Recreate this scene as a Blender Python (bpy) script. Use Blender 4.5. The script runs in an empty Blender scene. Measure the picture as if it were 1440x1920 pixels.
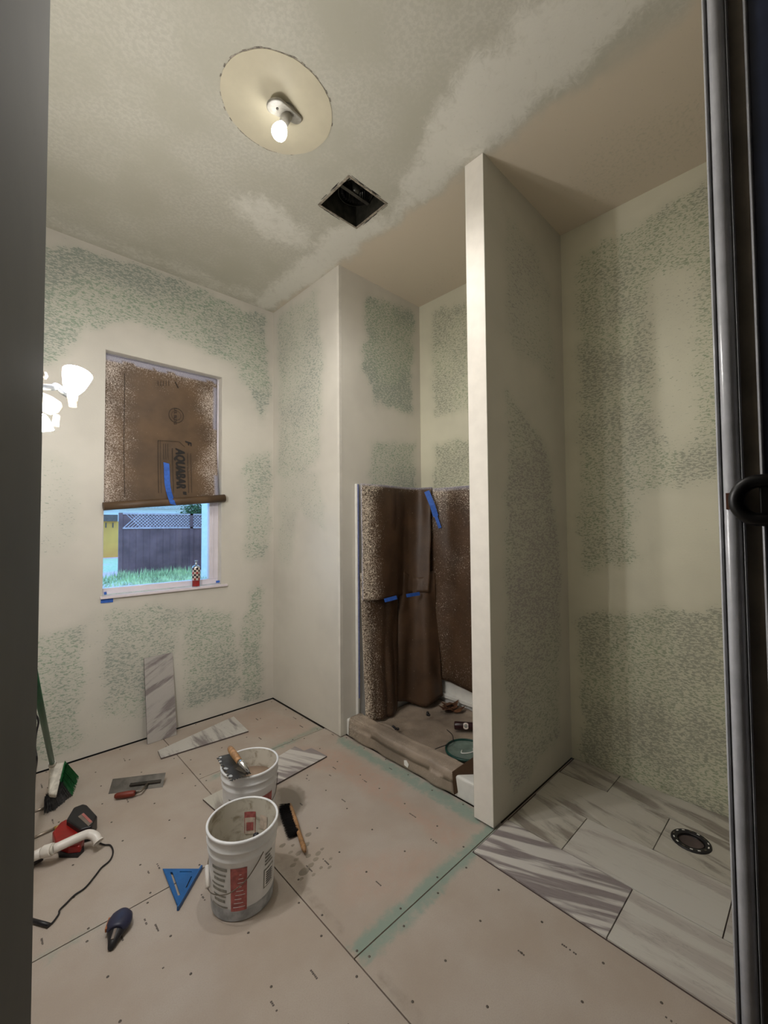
import bpy, bmesh, math, random
import numpy as np
from mathutils import Vector, Matrix, noise as mn
PI = math.pi
rnd = random.Random(7)
scn = bpy.context.scene
COL = scn.collection

# ------------------------------------------------------------------ camera
CAMH, FPX = 1.56, 792.4
YAW, PITCH, ROLL = math.radians(46.393), math.radians(1.889), math.radians(-0.445)
_f = Vector((math.cos(YAW)*math.cos(PITCH), math.sin(YAW)*math.cos(PITCH), math.sin(PITCH)))
_r = Vector((math.sin(YAW), -math.cos(YAW), 0)); _u = _r.cross(_f)
CR = _r*math.cos(ROLL)+_u*math.sin(ROLL); CU = -_r*math.sin(ROLL)+_u*math.cos(ROLL)
cd = bpy.data.cameras.new('camera'); cam = bpy.data.objects.new('camera', cd); COL.objects.link(cam)
cd.sensor_fit = 'VERTICAL'; cd.sensor_height = 36; cd.sensor_width = 27; cd.lens = FPX/1920*36
cd.clip_start = 0.01; cd.clip_end = 300
cam.matrix_world = Matrix(((CR.x, CU.x, -_f.x, 0), (CR.y, CU.y, -_f.y, 0), (CR.z, CU.z, -_f.z, CAMH), (0, 0, 0, 1)))
scn.camera = cam

# ------------------------------------------------------------------ dusk sky and exposure
w = bpy.data.worlds.new('sky'); scn.world = w; w.use_nodes = True
bg = w.node_tree.nodes['Background']; bg.inputs[0].default_value = (0.24, 0.54, 1.0, 1); bg.inputs[1].default_value = 2.3
scn.view_settings.view_transform = 'Standard'; scn.view_settings.look = 'None'
scn.view_settings.exposure = 0.12; scn.view_settings.gamma = 1.0; scn.view_settings.use_curve_mapping = False
BULB_W, SHADE_L = 40.0, 430.0     # ceiling bulb watts, vanity shade radiance

# measuring: where a viewing ray of the photograph meets a real plane of the room
def ray(px, py): return _f*FPX + CR*(px-720) - CU*(py-960)
def fz(px, py, z=0.0): d = ray(px, py); t = (z-CAMH)/d.z; return Vector((d.x*t, d.y*t, z))
def fx(px, py, x): d = ray(px, py); t = x/d.x; return Vector((x, d.y*t, CAMH+d.z*t))
def fy(px, py, y): d = ray(px, py); t = y/d.y; return Vector((d.x*t, y, CAMH+d.z*t))

H = 3.565; XS = 1.95; XB = 2.877; YW = 3.53; YR = 2.53; YP0, YP1 = 1.223, 1.342; XP = 1.922; YD = 0.105; XL = -0.13

# ------------------------------------------------------------------ materials
def srgb(c):
    return tuple(((v/255)/12.92 if v/255 <= .04045 else ((v/255+.055)/1.055)**2.4) for v in c)+(1,)
class N:
    def __init__(s, name):
        s.m = bpy.data.materials.new(name); s.m.use_nodes = True; s.t = s.m.node_tree; s.b = s.t.nodes['Principled BSDF']
    def n(s, typ, **kw):
        x = s.t.nodes.new(typ)
        for k, v in kw.items():
            if k in ('op',): x.operation = v
            else: setattr(x, k, v)
        return x
    def l(s, a, b): s.t.links.new(a, b)
    def coord(s, scale=(1, 1, 1), kind='Object', rot=(0, 0, 0)):
        tc = s.n('ShaderNodeTexCoord'); mp = s.n('ShaderNodeMapping'); mp.inputs['Scale'].default_value = scale; mp.inputs['Rotation'].default_value = rot
        s.l(tc.outputs[kind], mp.inputs[0]); return mp.outputs[0]
    def noise(s, vec, scale, detail=3, rough=.55, dist=0):
        x = s.n('ShaderNodeTexNoise'); x.inputs['Scale'].default_value = scale; x.inputs['Detail'].default_value = detail
        x.inputs['Roughness'].default_value = rough; x.inputs['Distortion'].default_value = dist; s.l(vec, x.inputs['Vector']); return x.outputs[0]
    def math(s, op, a, b=None, clamp=False):
        x = s.n('ShaderNodeMath', op=op); x.use_clamp = clamp
        for i, v in enumerate((a, b)):
            if v is None: continue
            if isinstance(v, (int, float)): x.inputs[i].default_value = v
            else: s.l(v, x.inputs[i])
        return x.outputs[0]
    def step(s, v, lo, hi, a=0., b=1.):
        x = s.n('ShaderNodeMapRange'); x.interpolation_type = 'SMOOTHSTEP'
        for i, q in zip((1, 2, 3, 4), (lo, hi, a, b)):
            if isinstance(q, (int, float)): x.inputs[i].default_value = q
            else: s.l(q, x.inputs[i])
        s.l(v, x.inputs[0]); return x.outputs[0]
    def mix(s, fac, a, b):
        x = s.n('ShaderNodeMix', data_type='RGBA')
        for i, v in ((0, fac), (6, a), (7, b)):
            if isinstance(v, (int, float)): x.inputs[i].default_value = v
            elif isinstance(v, tuple): x.inputs[i].default_value = v
            else: s.l(v, x.inputs[i])
        return x.outputs[2]
    def attr(s, name='mask'):
        a = s.n('ShaderNodeAttribute'); a.attribute_name = name; sp = s.n('ShaderNodeSeparateColor'); s.l(a.outputs['Color'], sp.inputs[0]); return sp.outputs
    def bump(s, h, strength=.2, dist=.002):
        x = s.n('ShaderNodeBump'); x.inputs['Strength'].default_value = strength; x.inputs['Distance'].default_value = dist
        s.l(h, x.inputs['Height']); s.l(x.outputs[0], s.b.inputs['Normal'])
    def fin(s, col=None, rough=.6, metal=0., spec=.5):
        if col is not None:
            if isinstance(col, tuple): s.b.inputs['Base Color'].default_value = col
            else: s.l(col, s.b.inputs['Base Color'])
        if isinstance(rough, (int, float)): s.b.inputs['Roughness'].default_value = rough
        else: s.l(rough, s.b.inputs['Roughness'])
        s.b.inputs['Metallic'].default_value = metal; s.b.inputs['Specular IOR Level'].default_value = spec
        return s.m
def plain(name, rgb, rough=.5, metal=0., var=.12, scale=14, spec=.5, bump=0.):
    a = N(name); c = srgb(rgb); v = a.coord(); n = a.noise(v, scale, 4)
    d = tuple(x*(1-2*var) for x in c[:3])+(1,); e = tuple(min(1, x*(1+var)) for x in c[:3])+(1,)
    if bump: a.bump(a.noise(v, scale*6, 3), bump, .001)
    return a.fin(a.mix(a.step(n, .3, .7), d, e), rough, metal, spec)
def emis(name, rgb, strength):
    a = N(name); a.b.inputs['Base Color'].default_value = (.8, .8, .8, 1); a.b.inputs['Emission Color'].default_value = srgb(rgb); a.b.inputs['Emission Strength'].default_value = strength; return a.m

def wall_mat(name, mud, green, sc=(19, 19, 48)):
    a = N(name); v = a.coord(sc); m = a.attr()
    n1 = a.noise(v, 2.6, 3, .62, .6); n2 = a.noise(a.coord((1, 1, 1)), 2.2, 3)
    n3 = a.noise(a.coord((40, 40, 40)), 3, 2)
    thr = a.math('SUBTRACT', .74, a.math('MULTIPLY', m[0], a.step(n2, .2, .8, .22, .32)))
    hi = a.math('ADD', thr, .09)
    f = a.math('MULTIPLY', a.step(n1, thr, hi), .88)
    base = a.mix(a.step(n2, .35, .7), srgb(mud), srgb(tuple(x*.955 for x in mud)))
    # a thin green cast where the skim coat is scraped thin
    base = a.mix(a.math('MULTIPLY', m[0], .22), base, srgb(green))
    c = a.mix(f, base, a.mix(a.step(n2, .4, .6), srgb(green), srgb((green[0]+2, green[1]-8, green[2]+4))))
    c = a.mix(a.math('MULTIPLY', m[1], .8), c, srgb((208, 172, 140)))
    c = a.mix(m[2], c, srgb((24, 20, 18)))
    a.bump(a.math('ADD', n1, n3), .25, .0015)
    return a.fin(c, .5, spec=.4)
M = {}
M['wall'] = wall_mat('skimmed_green_board', (209, 204, 193), (140, 158, 136))
M['wall_raw'] = wall_mat('thin_skimmed_green_board', (206, 202, 180), (140, 150, 122))
M['partition'] = wall_mat('shaded_partition_skim', (180, 176, 162), (134, 138, 122))  # skim colour lowered to imitate shade on the partition's unlit face
M['bead_lit'] = plain('lit_end_bead', (232, 226, 216), .55, var=.02, spec=.3)  # corner compound lightened to imitate vanity light on the partition end
M['wallbead'] = plain('corner_compound', (212, 207, 197), .6, var=.03, spec=.3)
a = N('ceiling_skim'); v = a.coord(); m = a.attr(); n1 = a.noise(v, 55, 3, .6); n2 = a.noise(v, 2.5, 3); n4 = a.noise(a.coord((1, 1, 1)), 22, 4, .7, 1.0)
whitef = a.step(a.math('ADD', m[1], a.math('MULTIPLY', a.math('SUBTRACT', n4, .5), 1.5)), .1, 1.0)
grain = a.mix(a.step(n1, .4, .62), srgb((180, 177, 164)), srgb((190, 187, 174)))
grain = a.mix(a.step(n2, .35, .7), grain, srgb((176, 173, 158)))
c = a.mix(a.math('MULTIPLY', whitef, .9), grain, srgb((214, 211, 200)))
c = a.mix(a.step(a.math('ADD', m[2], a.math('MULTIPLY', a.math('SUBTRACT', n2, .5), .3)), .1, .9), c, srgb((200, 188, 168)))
gf = a.math('MULTIPLY', a.step(n1, a.math('SUBTRACT', .66, a.math('MULTIPLY', m[0], .22)), .74), .35)
c = a.mix(gf, c, srgb((150, 150, 128)))
a.bump(n1, .22, .002); M['ceiling'] = a.fin(c, .5, spec=.35)

a = N('cement_board'); v = a.coord(); m = a.attr()
n1 = a.noise(v, 3.2, 4); n2 = a.noise(v, 240, 2); n3 = a.noise(v, 26, 4, .65, .4)
c = a.mix(a.step(n1, .3, .7), srgb((178, 167, 156)), srgb((169, 155, 142)))
c = a.mix(a.step(n2, .35, .75, 0, .35), c, srgb((160, 148, 136)))
teal = a.math('MULTIPLY', a.step(a.math('ADD', m[1], a.math('MULTIPLY', a.math('SUBTRACT', n3, .5), 1.2)), .2, 1.0), .62)
c = a.mix(teal, c, srgb((112, 148, 136)))
c = a.mix(a.math('MULTIPLY', m[2], a.step(n3, .3, .7, .25, .75)), c, srgb((184, 146, 126)))
c = a.mix(a.math('MULTIPLY', a.step(a.math('ADD', m[0], a.math('MULTIPLY', a.math('SUBTRACT', n3, .5), .5)), .3, .7), .55), c, srgb((122, 112, 98)))
a.bump(n2, .15, .001); M['board'] = a.fin(c, .75, spec=.25)
M['seam'] = plain('seam_gap', (70, 62, 56), .9)
M['sub'] = plain('subfloor', (60, 52, 46), .9)
M['screw'] = plain('screw_head', (92, 84, 76), .5, .3)
M['stain'] = plain('wet_mortar_stain', (142, 132, 118), .6, var=.1)
M['print'] = plain('board_print', (92, 84, 78), .8)

def tile_mat(name, light, dark, amt, rot, sc=(.12, .75, .12), r3=None, lo=.48):
    a = N(name); oi = a.n('ShaderNodeObjectInfo'); ad = a.n('ShaderNodeVectorMath', operation='ADD')
    cmb = a.n('ShaderNodeCombineXYZ'); r = a.math('MULTIPLY', oi.outputs['Random'], 9.)
    for i in range(3): a.l(r, cmb.inputs[i])
    tc = a.n('ShaderNodeTexCoord'); a.l(tc.outputs['Object'], ad.inputs[0]); a.l(cmb.outputs[0], ad.inputs[1])
    mp = a.n('ShaderNodeMapping'); mp.vector_type = 'TEXTURE'; mp.inputs['Rotation'].default_value = r3 or (0, 0, rot); mp.inputs['Scale'].default_value = sc; a.l(ad.outputs[0], mp.inputs[0])
    n1 = a.noise(mp.outputs[0], 1.3, 5, .5, .5); n2 = a.noise(mp.outputs[0], 4.2, 4, .6, .6)
    f = a.math('MULTIPLY', a.step(n1, lo, lo+.13), amt); f2 = a.math('MULTIPLY', a.step(a.math('ABSOLUTE', a.math('SUBTRACT', n2, .5)), 0.0, .035, 1, 0), amt*.45)
    f2 = a.math('MULTIPLY', f2, a.step(n1, .4, .55))
    c = a.mix(f, srgb(light), srgb(dark)); c = a.mix(f2, c, srgb(tuple(x*.8 for x in dark)))
    c = a.mix(a.step(n2, .58, .75, 0, .35), c, srgb((204, 200, 194)))
    return a.fin(c, .38, spec=.45)
M['tile_vein'] = tile_mat('veined_tile', (194, 190, 183), (126, 116, 116), .9, math.radians(0))
M['tile_diag'] = tile_mat('diagonal_vein_tile', (198, 193, 187), (134, 124, 124), .95, math.radians(24), (.065, .8, .1), lo=.42)
M['tile_pale'] = tile_mat('pale_tile', (194, 190, 182), (164, 154, 148), .6, math.radians(4))
M['tile_mid'] = tile_mat('tan_vein_tile', (184, 179, 168), (130, 121, 112), .85, math.radians(-14))
M['tile_lean'] = tile_mat('leaning_tile_face', (176, 171, 166), (122, 113, 113), .8, 0, (.5, .3, .075), (0, math.radians(-28), 0))
M['tile_edge'] = plain('tile_body', (86, 76, 72), .8)
M['grout'] = plain('tile_joint', (84, 72, 68), .9)

def kraft(name, rgb, spl, fs=95):
    a = N(name); v = a.coord(); m = a.attr(); n1 = a.noise(v, 5, 3); n2 = a.noise(a.coord((fs, fs, fs), rot=(.3, .5, .4)), 1.9, 3, .65, 1.2); n3 = a.noise(v, 300, 2)
    c = a.mix(a.step(n1, .3, .7), srgb(rgb), srgb(tuple(x*.8 for x in rgb)))
    thr = a.math('SUBTRACT', .74, a.math('MULTIPLY', m[0], .275))
    f = a.math('MULTIPLY', a.step(n2, thr, a.math('ADD', thr, .07)), .85)
    c = a.mix(f, c, srgb(spl)); c = a.mix(a.math('MULTIPLY', m[1], .8), c, srgb((158, 158, 176)))
    a.bump(n1, .3, .004); return a.fin(c, .5, spec=.4)
M['kraft'] = kraft('kraft_paper', (100, 78, 56), (226, 212, 200))
M['kraft_shaded'] = kraft('shaded_masking_paper', (80, 58, 40), (240, 226, 206), 72)  # kraft brown darkened to imitate the shade inside the shower
M['kraft_floor'] = kraft('dusty_brown_paper', (158, 142, 126), (210, 196, 176))
M['ink'] = plain('black_ink', (26, 20, 16), .7)
M['inkp'] = plain('faded_ink', (50, 38, 28), .7)
M['tape'] = plain('blue_tape', (48, 98, 190), .6, var=.1, scale=40)
M['tape_d'] = plain('dusty_blue_tape', (118, 128, 178), .7, var=.15, scale=60)
M['vinyl'] = plain('white_vinyl', (226, 220, 228), .35, var=.02)
M['sill'] = plain('white_sill', (226, 216, 220), .4, var=.03)
M['acrylic'] = plain('white_acrylic', (222, 220, 214), .22, var=.03)
M['greypaint'] = plain('glossy_grey_paint', (182, 182, 186), .25, var=.06, scale=25, bump=.25)
M['greypaint2'] = plain('grey_jamb_paint', (170, 166, 158), .45, var=.08, scale=6)
M['leaf'] = plain('door_grey_paint', (74, 72, 64), .8, var=.08, scale=3)
M['navy'] = plain('navy_paint', (48, 56, 80), .5)
M['dark'] = plain('gap_shade_tone', (120, 110, 96), .7)  # darker tone stands in for shade in the jamb rebate
M['black'] = plain('black_metal', (16, 14, 14), .4, .3)
M['blackpl'] = plain('black_plastic', (24, 22, 26), .45)
M['wood'] = plain('worn_wood', (168, 126, 84), .55, var=.2, scale=30)
M['mortise'] = plain('raw_mortise_wood', (110, 66, 44), .8)
M['steel'] = plain('dull_steel', (120, 112, 100), .42, .75, var=.15)
M['chrome'] = plain('chrome', (200, 200, 200), .15, 1.)
M['steel_d'] = plain('dark_steel', (86, 82, 76), .45, .7, var=.2)
M['redh'] = plain('red_rubber_grip', (118, 42, 24), .5)
M['red'] = plain('red_plastic', (150, 22, 18), .35)
M['pinkpl'] = plain('faded_red_panel', (176, 104, 98), .5)
M['greypl'] = plain('grey_panel', (122, 110, 100), .5)
M['blue'] = plain('blue_plastic', (22, 88, 150), .4, var=.1)
M['navypl'] = plain('navy_plastic', (38, 40, 66), .45)
M['orange'] = plain('orange_plastic', (176, 100, 44), .5)
M['green'] = plain('green_paint', (14, 82, 50), .4)
M['greenb'] = plain('green_bristle', (20, 120, 62), .8)
M['greyb'] = plain('grey_bristle', (84, 86, 90), .8, scale=60, var=.25)
M['capw'] = plain('scuffed_white_cap', (206, 200, 188), .5, var=.12, scale=30)
M['bristle'] = plain('black_bristle', (16, 12, 12), .85)
M['pvc'] = plain('white_pvc', (226, 220, 212), .3, var=.02)
M['brass'] = plain('brass', (196, 164, 98), .3, .9)
M['alu'] = plain('aluminium_tube', (176, 164, 150), .35, .8)
M['bucket'] = plain('white_bucket_plastic', (224, 224, 224), .4, var=.05, scale=9)
a = N('bucket_inside'); v = a.coord(); n = a.noise(v, 16, 4, .6, .6); c = a.mix(a.step(n, .45, .7), srgb((204, 198, 184)), srgb((150, 138, 116)))
M['bucket_in'] = a.fin(c, .6)
M['dirt'] = plain('dried_mortar', (174, 176, 178), .8, var=.15, scale=30)
M['lblred'] = plain('red_label', (176, 98, 94), .6, var=.15, scale=50)
M['lblgrey'] = plain('grey_print', (140, 138, 130), .6, var=.2, scale=50)
M['lblcream'] = plain('cream_label', (206, 190, 174), .6, var=.1, scale=50)
M['water'] = plain('muddy_water', (176, 152, 132), .25, var=.05)
M['disk'] = plain('old_cream_paint', (194, 186, 162), .5, var=.03, scale=8)
M['disk_edge'] = plain('torn_rim', (150, 142, 130), .8, var=.3, scale=60)
M['porcelain'] = plain('dirty_white_holder', (150, 146, 136), .35, var=.12, scale=40)
M['fan'] = plain('dark_galvanised', (66, 64, 56), .4, .5, var=.25, scale=20)
M['fan_d'] = plain('black_blower', (18, 16, 14), .5)
M['fanrim'] = plain('fan_rim', (150, 140, 126), .5, .2, var=.25, scale=40)
M['bulb'] = emis('lit_bulb', (255, 252, 246), 10.)
M['shade'] = emis('lit_glass_shade', (255, 253, 252), SHADE_L)
M['chrome2'] = plain('brushed_nickel', (190, 196, 204), .3, .9)
M['brass2'] = plain('cream_ceramic', (214, 204, 178), .3)
M['canw'] = plain('can_white', (220, 206, 196), .35)
M['canr'] = plain('can_red', (150, 34, 34), .4)
M['cank'] = plain('can_black', (30, 26, 28), .4)
M['cans'] = plain('can_metal', (190, 200, 210), .25, .8)
M['bottle'] = plain('dark_red_bottle', (48, 22, 24), .3)
M['lidg'] = plain('green_rim', (14, 62, 52), .4)
M['lidt'] = plain('hazy_grey_lid', (112, 128, 118), .3, var=.15)
M['rust'] = plain('dry_brown_leaf', (96, 60, 34), .8, var=.3, scale=40)
M['fence'] = plain('dark_fence_board', (138, 98, 100), .8, var=.15, scale=2)
M['lattice'] = plain('fence_lattice', (214, 186, 190), .8)
M['grass'] = plain('grass_blade', (214, 222, 164), .8, var=.3, scale=3)
a = N('lawn'); v = a.coord(); n = a.noise(v, .35, 4); n2 = a.noise(v, 9, 4); c = a.mix(a.step(n2, .3, .7), srgb((180, 200, 150)), srgb((220, 216, 180))); c = a.mix(a.step(n, .45, .6), c, srgb((236, 190, 196))); M['lawn'] = a.fin(c, .9)
M['siding'] = plain('pale_siding', (236, 232, 226), .7, var=.03)
M['roof'] = plain('roof_shingle', (196, 186, 176), .8)
M['roof_d'] = plain('dark_roof', (110, 92, 84), .8)
M['yellow'] = plain('yellow_stucco', (255, 178, 84), .8, var=.08, scale=1)
M['leafg'] = plain('tree_leaves', (70, 96, 52), .8, var=.3, scale=4)
M['bark'] = plain('bark', (80, 60, 44), .9)
a = N('window_glass'); tr = a.n('ShaderNodeBsdfTransparent'); gl = a.n('ShaderNodeBsdfGlossy'); gl.inputs['Roughness'].default_value = .03
fr = a.n('ShaderNodeFresnel'); fr.inputs[0].default_value = 1.35; mx = a.n('ShaderNodeMixShader'); a.l(fr.outputs[0], mx.inputs[0]); a.l(tr.outputs[0], mx.inputs[1]); a.l(gl.outputs[0], mx.inputs[2])
a.l(mx.outputs[0], a.t.nodes['Material Output'].inputs[0]); M['glass'] = a.m

# ------------------------------------------------------------------ mesh helpers
def link(name, me, mat, parent=None, kind=None):
    o = bpy.data.objects.new(name, me); COL.objects.link(o)
    for x in (mat if isinstance(mat, (list, tuple)) else [mat]): me.materials.append(M[x] if isinstance(x, str) else x)
    if parent is not None: o.parent = parent
    if kind: o['kind'] = kind
    return o
class MB:
    def __init__(s): s.b = bmesh.new(); s.mi = 0
    def face(s, vs):
        try: f = s.b.faces.new(vs); f.material_index = s.mi; return f
        except ValueError: return None
    def box(s, lo, hi, mat=None):
        pts = [Vector((x, y, z)) for z in (lo[2], hi[2]) for y in (lo[1], hi[1]) for x in (lo[0], hi[0])]
        if mat is not None: pts = [mat @ p for p in pts]
        v = [s.b.verts.new(p) for p in pts]
        for q in ((0, 2, 3, 1), (4, 5, 7, 6), (0, 1, 5, 4), (2, 6, 7, 3), (0, 4, 6, 2), (1, 3, 7, 5)): s.face([v[i] for i in q])
        return s
    def obox(s, a, b, wd, ht, up=Vector((0, 0, 1))):       # bar from a to b
        a = Vector(a); b = Vector(b); d = (b-a); L = d.length; d.normalize(); sd = d.cross(up); sd.normalize(); u = sd.cross(d)
        mt = Matrix((( d.x, sd.x, u.x, a.x), (d.y, sd.y, u.y, a.y), (d.z, sd.z, u.z, a.z), (0, 0, 0, 1)))
        return s.box((0, -wd/2, -ht/2), (L, wd/2, ht/2), mt)
    def prism(s, pts, z0, z1=None):                         # pts: 2D list, or 3D list with extrusion vector z0
        if z1 is None: A = [Vector(p) for p in pts]; B = [p+Vector(z0) for p in A]
        else: A = [Vector((p[0], p[1], z0)) for p in pts]; B = [Vector((p[0], p[1], z1)) for p in pts]
        va = [s.b.verts.new(p) for p in A]; vb = [s.b.verts.new(p) for p in B]; n = len(A)
        s.face(va[::-1]); s.face(vb)
        for i in range(n): s.face([va[i], va[(i+1) % n], vb[(i+1) % n], vb[i]])
        return s
    def lathe(s, prof, seg=32, c=(0, 0, 0), axis=None, mis=None):
        R = Matrix.Identity(3)
        if axis is not None: R = Vector((0, 0, 1)).rotation_difference(Vector(axis)).to_matrix()
        rings = []
        for (r, z) in prof:
            if r < 1e-6: rings.append([s.b.verts.new(Vector(c)+R@Vector((0, 0, z)))])
            else: rings.append([s.b.verts.new(Vector(c)+R@Vector((r*math.cos(2*PI*k/seg), r*math.sin(2*PI*k/seg), z))) for k in range(seg)])
        for i in range(len(rings)-1):
            A, B = rings[i], rings[i+1]
            if mis: s.mi = mis[i]
            for k in range(seg):
                k2 = (k+1) % seg
                if len(A) == 1 and len(B) == 1: continue
                if len(A) == 1: f = s.face([A[0], B[k2], B[k]])
                elif len(B) == 1: f = s.face([A[k], A[k2], B[0]])
                else: f = s.face([A[k], A[k2], B[k2], B[k]])
                if f: f.smooth = True
        return s
    def tube(s, pts, r, seg=10, caps=True):
        P = [Vector(p) for p in pts]; rad = r if isinstance(r, (list, tuple)) else [r]*len(P); rings = []
        up = Vector((0, 0, 1)); t0 = (P[1]-P[0]).normalized()
        if abs(t0.dot(up)) > .95: up = Vector((1, 0, 0))
        nrm = (up-t0*up.dot(t0)).normalized()
        for i, p in enumerate(P):
            t = (P[min(i+1, len(P)-1)]-P[max(i-1, 0)]).normalized(); nrm = (nrm-t*nrm.dot(t)).normalized(); bn = t.cross(nrm)
            rings.append([s.b.verts.new(p+(nrm*math.cos(2*PI*k/seg)+bn*math.sin(2*PI*k/seg))*rad[i]) for k in range(seg)])
        for i in range(len(rings)-1):
            for k in range(seg):
                f = s.face([rings[i][k], rings[i][(k+1) % seg], rings[i+1][(k+1) % seg], rings[i+1][k]])
                if f: f.smooth = True
        if caps: s.face(rings[0][::-1]); s.face(rings[-1])
        return s
    def build(s, name, mat, parent=None, bevel=0, kind=None, seg=2, solid=0, sub=0):
        bmesh.ops.recalc_face_normals(s.b, faces=s.b.faces)
        me = bpy.data.meshes.new(name); s.b.to_mesh(me); s.b.free(); o = link(name, me, mat, parent, kind)
        if solid: m = o.modifiers.new('solid', 'SOLIDIFY'); m.thickness = solid; m.offset = 0
        if bevel: m = o.modifiers.new('bevel', 'BEVEL'); m.width = bevel; m.segments = seg; m.limit_method = 'ANGLE'; m.angle_limit = math.radians(35)
        if sub: m = o.modifiers.new('sub', 'SUBSURF'); m.levels = sub; m.render_levels = sub
        return o
def spline(pts, n=8):                                        # Catmull-Rom
    P = [Vector(p) for p in pts]; P = [P[0]*2-P[1]]+P+[P[-1]*2-P[-2]]; out = []
    for i in range(1, len(P)-2):
        for k in range(n):
            t = k/n; a, b, c, d = P[i-1], P[i], P[i+1], P[i+2]
            out.append(.5*((2*b)+(c-a)*t+(2*a-5*b+4*c-d)*t*t+(3*b-a-3*c+d)*t**3))
    out.append(P[-2]); return out
def thing(name, label, cat, loc=(0, 0, 0), group=None):
    o = bpy.data.objects.new(name, None); COL.objects.link(o); o.location = loc; o.empty_display_size = .05
    o['label'] = label; o['category'] = cat
    if group: o['group'] = group
    return o
def tag(o, label, cat, group=None):
    o['label'] = label; o['category'] = cat
    if group: o['group'] = group
    return o
def struct(o): o['kind'] = 'structure'; return o
def at_origin(e):                                            # children are modelled in world coordinates under an empty at the base
    for c in e.children: c.matrix_parent_inverse = Matrix.Translation(-Vector(e.location))
def plate(name, outer, holes, thick, mat, parent=None, z=0., bevel=0.):   # flat outline with real cut-outs
    cu = bpy.data.curves.new(name, 'CURVE'); cu.dimensions = '2D'; cu.fill_mode = 'BOTH'; cu.extrude = thick/2; cu.bevel_depth = bevel
    for ring in [outer]+holes:
        sp = cu.splines.new('POLY'); sp.points.add(len(ring)-1); sp.use_cyclic_u = True
        for i, p in enumerate(ring): sp.points[i].co = (p[0], p[1], 0, 1)
    o = bpy.data.objects.new(name, cu); me = bpy.data.meshes.new_from_object(o); bpy.data.objects.remove(o)
    for v in me.vertices: v.co.z += z+thick/2
    me.materials.clear()
    return link(name, me, mat, parent)
def textmesh(body, size, bold=.0, shear=0.):
    cu = bpy.data.curves.new('t', 'FONT'); cu.body = body; cu.size = size; cu.offset = bold; cu.shear = shear; cu.align_x = 'LEFT'; cu.resolution_u = 3
    cu.offset = 0
    o = bpy.data.objects.new('t', cu); me = bpy.data.meshes.new_from_object(o); bpy.data.objects.remove(o)
    V = [v.co.copy() for v in me.vertices]; F = [list(p.vertices) for p in me.polygons]; n = len(V); v2 = []; f2 = []
    for k, (dx, dy) in enumerate(((0, 0), (bold, 0), (-bold, 0), (bold*.5, bold*.5), (-bold*.5, -bold*.5))):
        v2 += [(p.x+dx, p.y+dy, .0002*k) for p in V]; f2 += [[i+k*n for i in f] for f in F]
    m2 = bpy.data.meshes.new('lettering'); m2.from_pydata(v2, [], f2); return m2

# ------------------------------------------------------------------ grids with painted-compound masks
def inpoly(u, v, poly):
    r = np.zeros(u.shape, bool); n = len(poly); j = n-1
    for i in range(n):
        xi, yi = poly[i]; xj, yj = poly[j]
        c = ((yi > v) != (yj > v)) & (u < (xj-xi)*(v-yi)/((yj-yi) if abs(yj-yi) > 1e-9 else 1e-9)+xi); r ^= c; j = i
    return r
def maskof(u, v, polys, jit=.045, fr=7., soft=1.):
    # polys: (channel, strength, [(u,v)...])
    out = np.zeros((len(u), 4)); out[:, 3] = 1
    if not polys: return out
    nz = np.array([mn.noise_vector(Vector((a*fr, b*fr, 1.7)))[:2] for a, b in zip(u, v)]) + .5*np.array([mn.noise_vector(Vector((a*fr*3, b*fr*3, 4.7)))[:2] for a, b in zip(u, v)])
    for ch, st, poly in polys:
        acc = np.zeros(len(u))
        for k, (ox, oy) in enumerate(((0, 0), (.025, .01), (-.02, .02), (.0, -.03), (-.03, -.01))+(((.04, -.03), (-.045, .01), (.01, .045), (-.02, -.045), (.015, -.015)) if soft > 1 else ())):
            ox *= soft; oy *= soft
            acc += inpoly(u+nz[:, 0]*jit+ox, v+nz[:, 1]*jit+oy, poly)
        acc = acc/(10 if soft > 1 else 5)*st
        if st < 0: out[:, ch] = np.clip(out[:, ch]+acc, 0, 1)
        else: out[:, ch] = np.maximum(out[:, ch], acc)
    return out
def gridwall(name, plane, val, thick, rects, polys, mat, step=.035, jit=.045, parent=None, soft=1.):
    # plane 'x','y','z': (u,v) = (y,z),(x,z),(x,y); slab from val to val+thick
    V = []; F = []; U = []; vis = []
    def P(u, v, d):
        return (d, u, v) if plane == 'x' else ((u, d, v) if plane == 'y' else (u, v, d))
    for (u0, u1, v0, v1) in rects:
        nu = max(1, round((u1-u0)/step)); nv = max(1, round((v1-v0)/step)); base = len(V)
        for j in range(nv+1):
            for i in range(nu+1):
                u = u0+(u1-u0)*i/nu; v = v0+(v1-v0)*j/nv; V.append(P(u, v, val)); U.append((u, v)); vis.append(1)
        for j in range(nv):
            for i in range(nu): q = base+j*(nu+1)+i; F.append((q, q+1, q+nu+2, q+nu+1))
        b2 = len(V)
        for (u, v) in ((u0, v0), (u1, v0), (u1, v1), (u0, v1)):
            for d in (val, val+thick): V.append(P(u, v, d)); U.append((u, v)); vis.append(0)
        for k in range(4): a0 = b2+2*k; c0 = b2+2*((k+1) % 4); F.append((a0, c0, c0+1, a0+1))
        F.append((b2+1, b2+3, b2+5, b2+7))
    me = bpy.data.meshes.new(name); me.from_pydata(V, [], F)
    U = np.array(U); mk = maskof(U[:, 0], U[:, 1], polys, jit, soft=soft); mk[np.array(vis) == 0, :3] = 0
    at = me.color_attributes.new('mask', 'FLOAT_COLOR', 'POINT'); at.data.foreach_set('color', mk.astype(np.float32).ravel())
    o = link(name, me, mat, parent); return o
def pz(pts, z): return [tuple(fz(a, b, z)[:2]) for a, b in pts]
def pyy(pts, y): return [(fy(a, b, y).x, fy(a, b, y).z) for a, b in pts]
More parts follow.
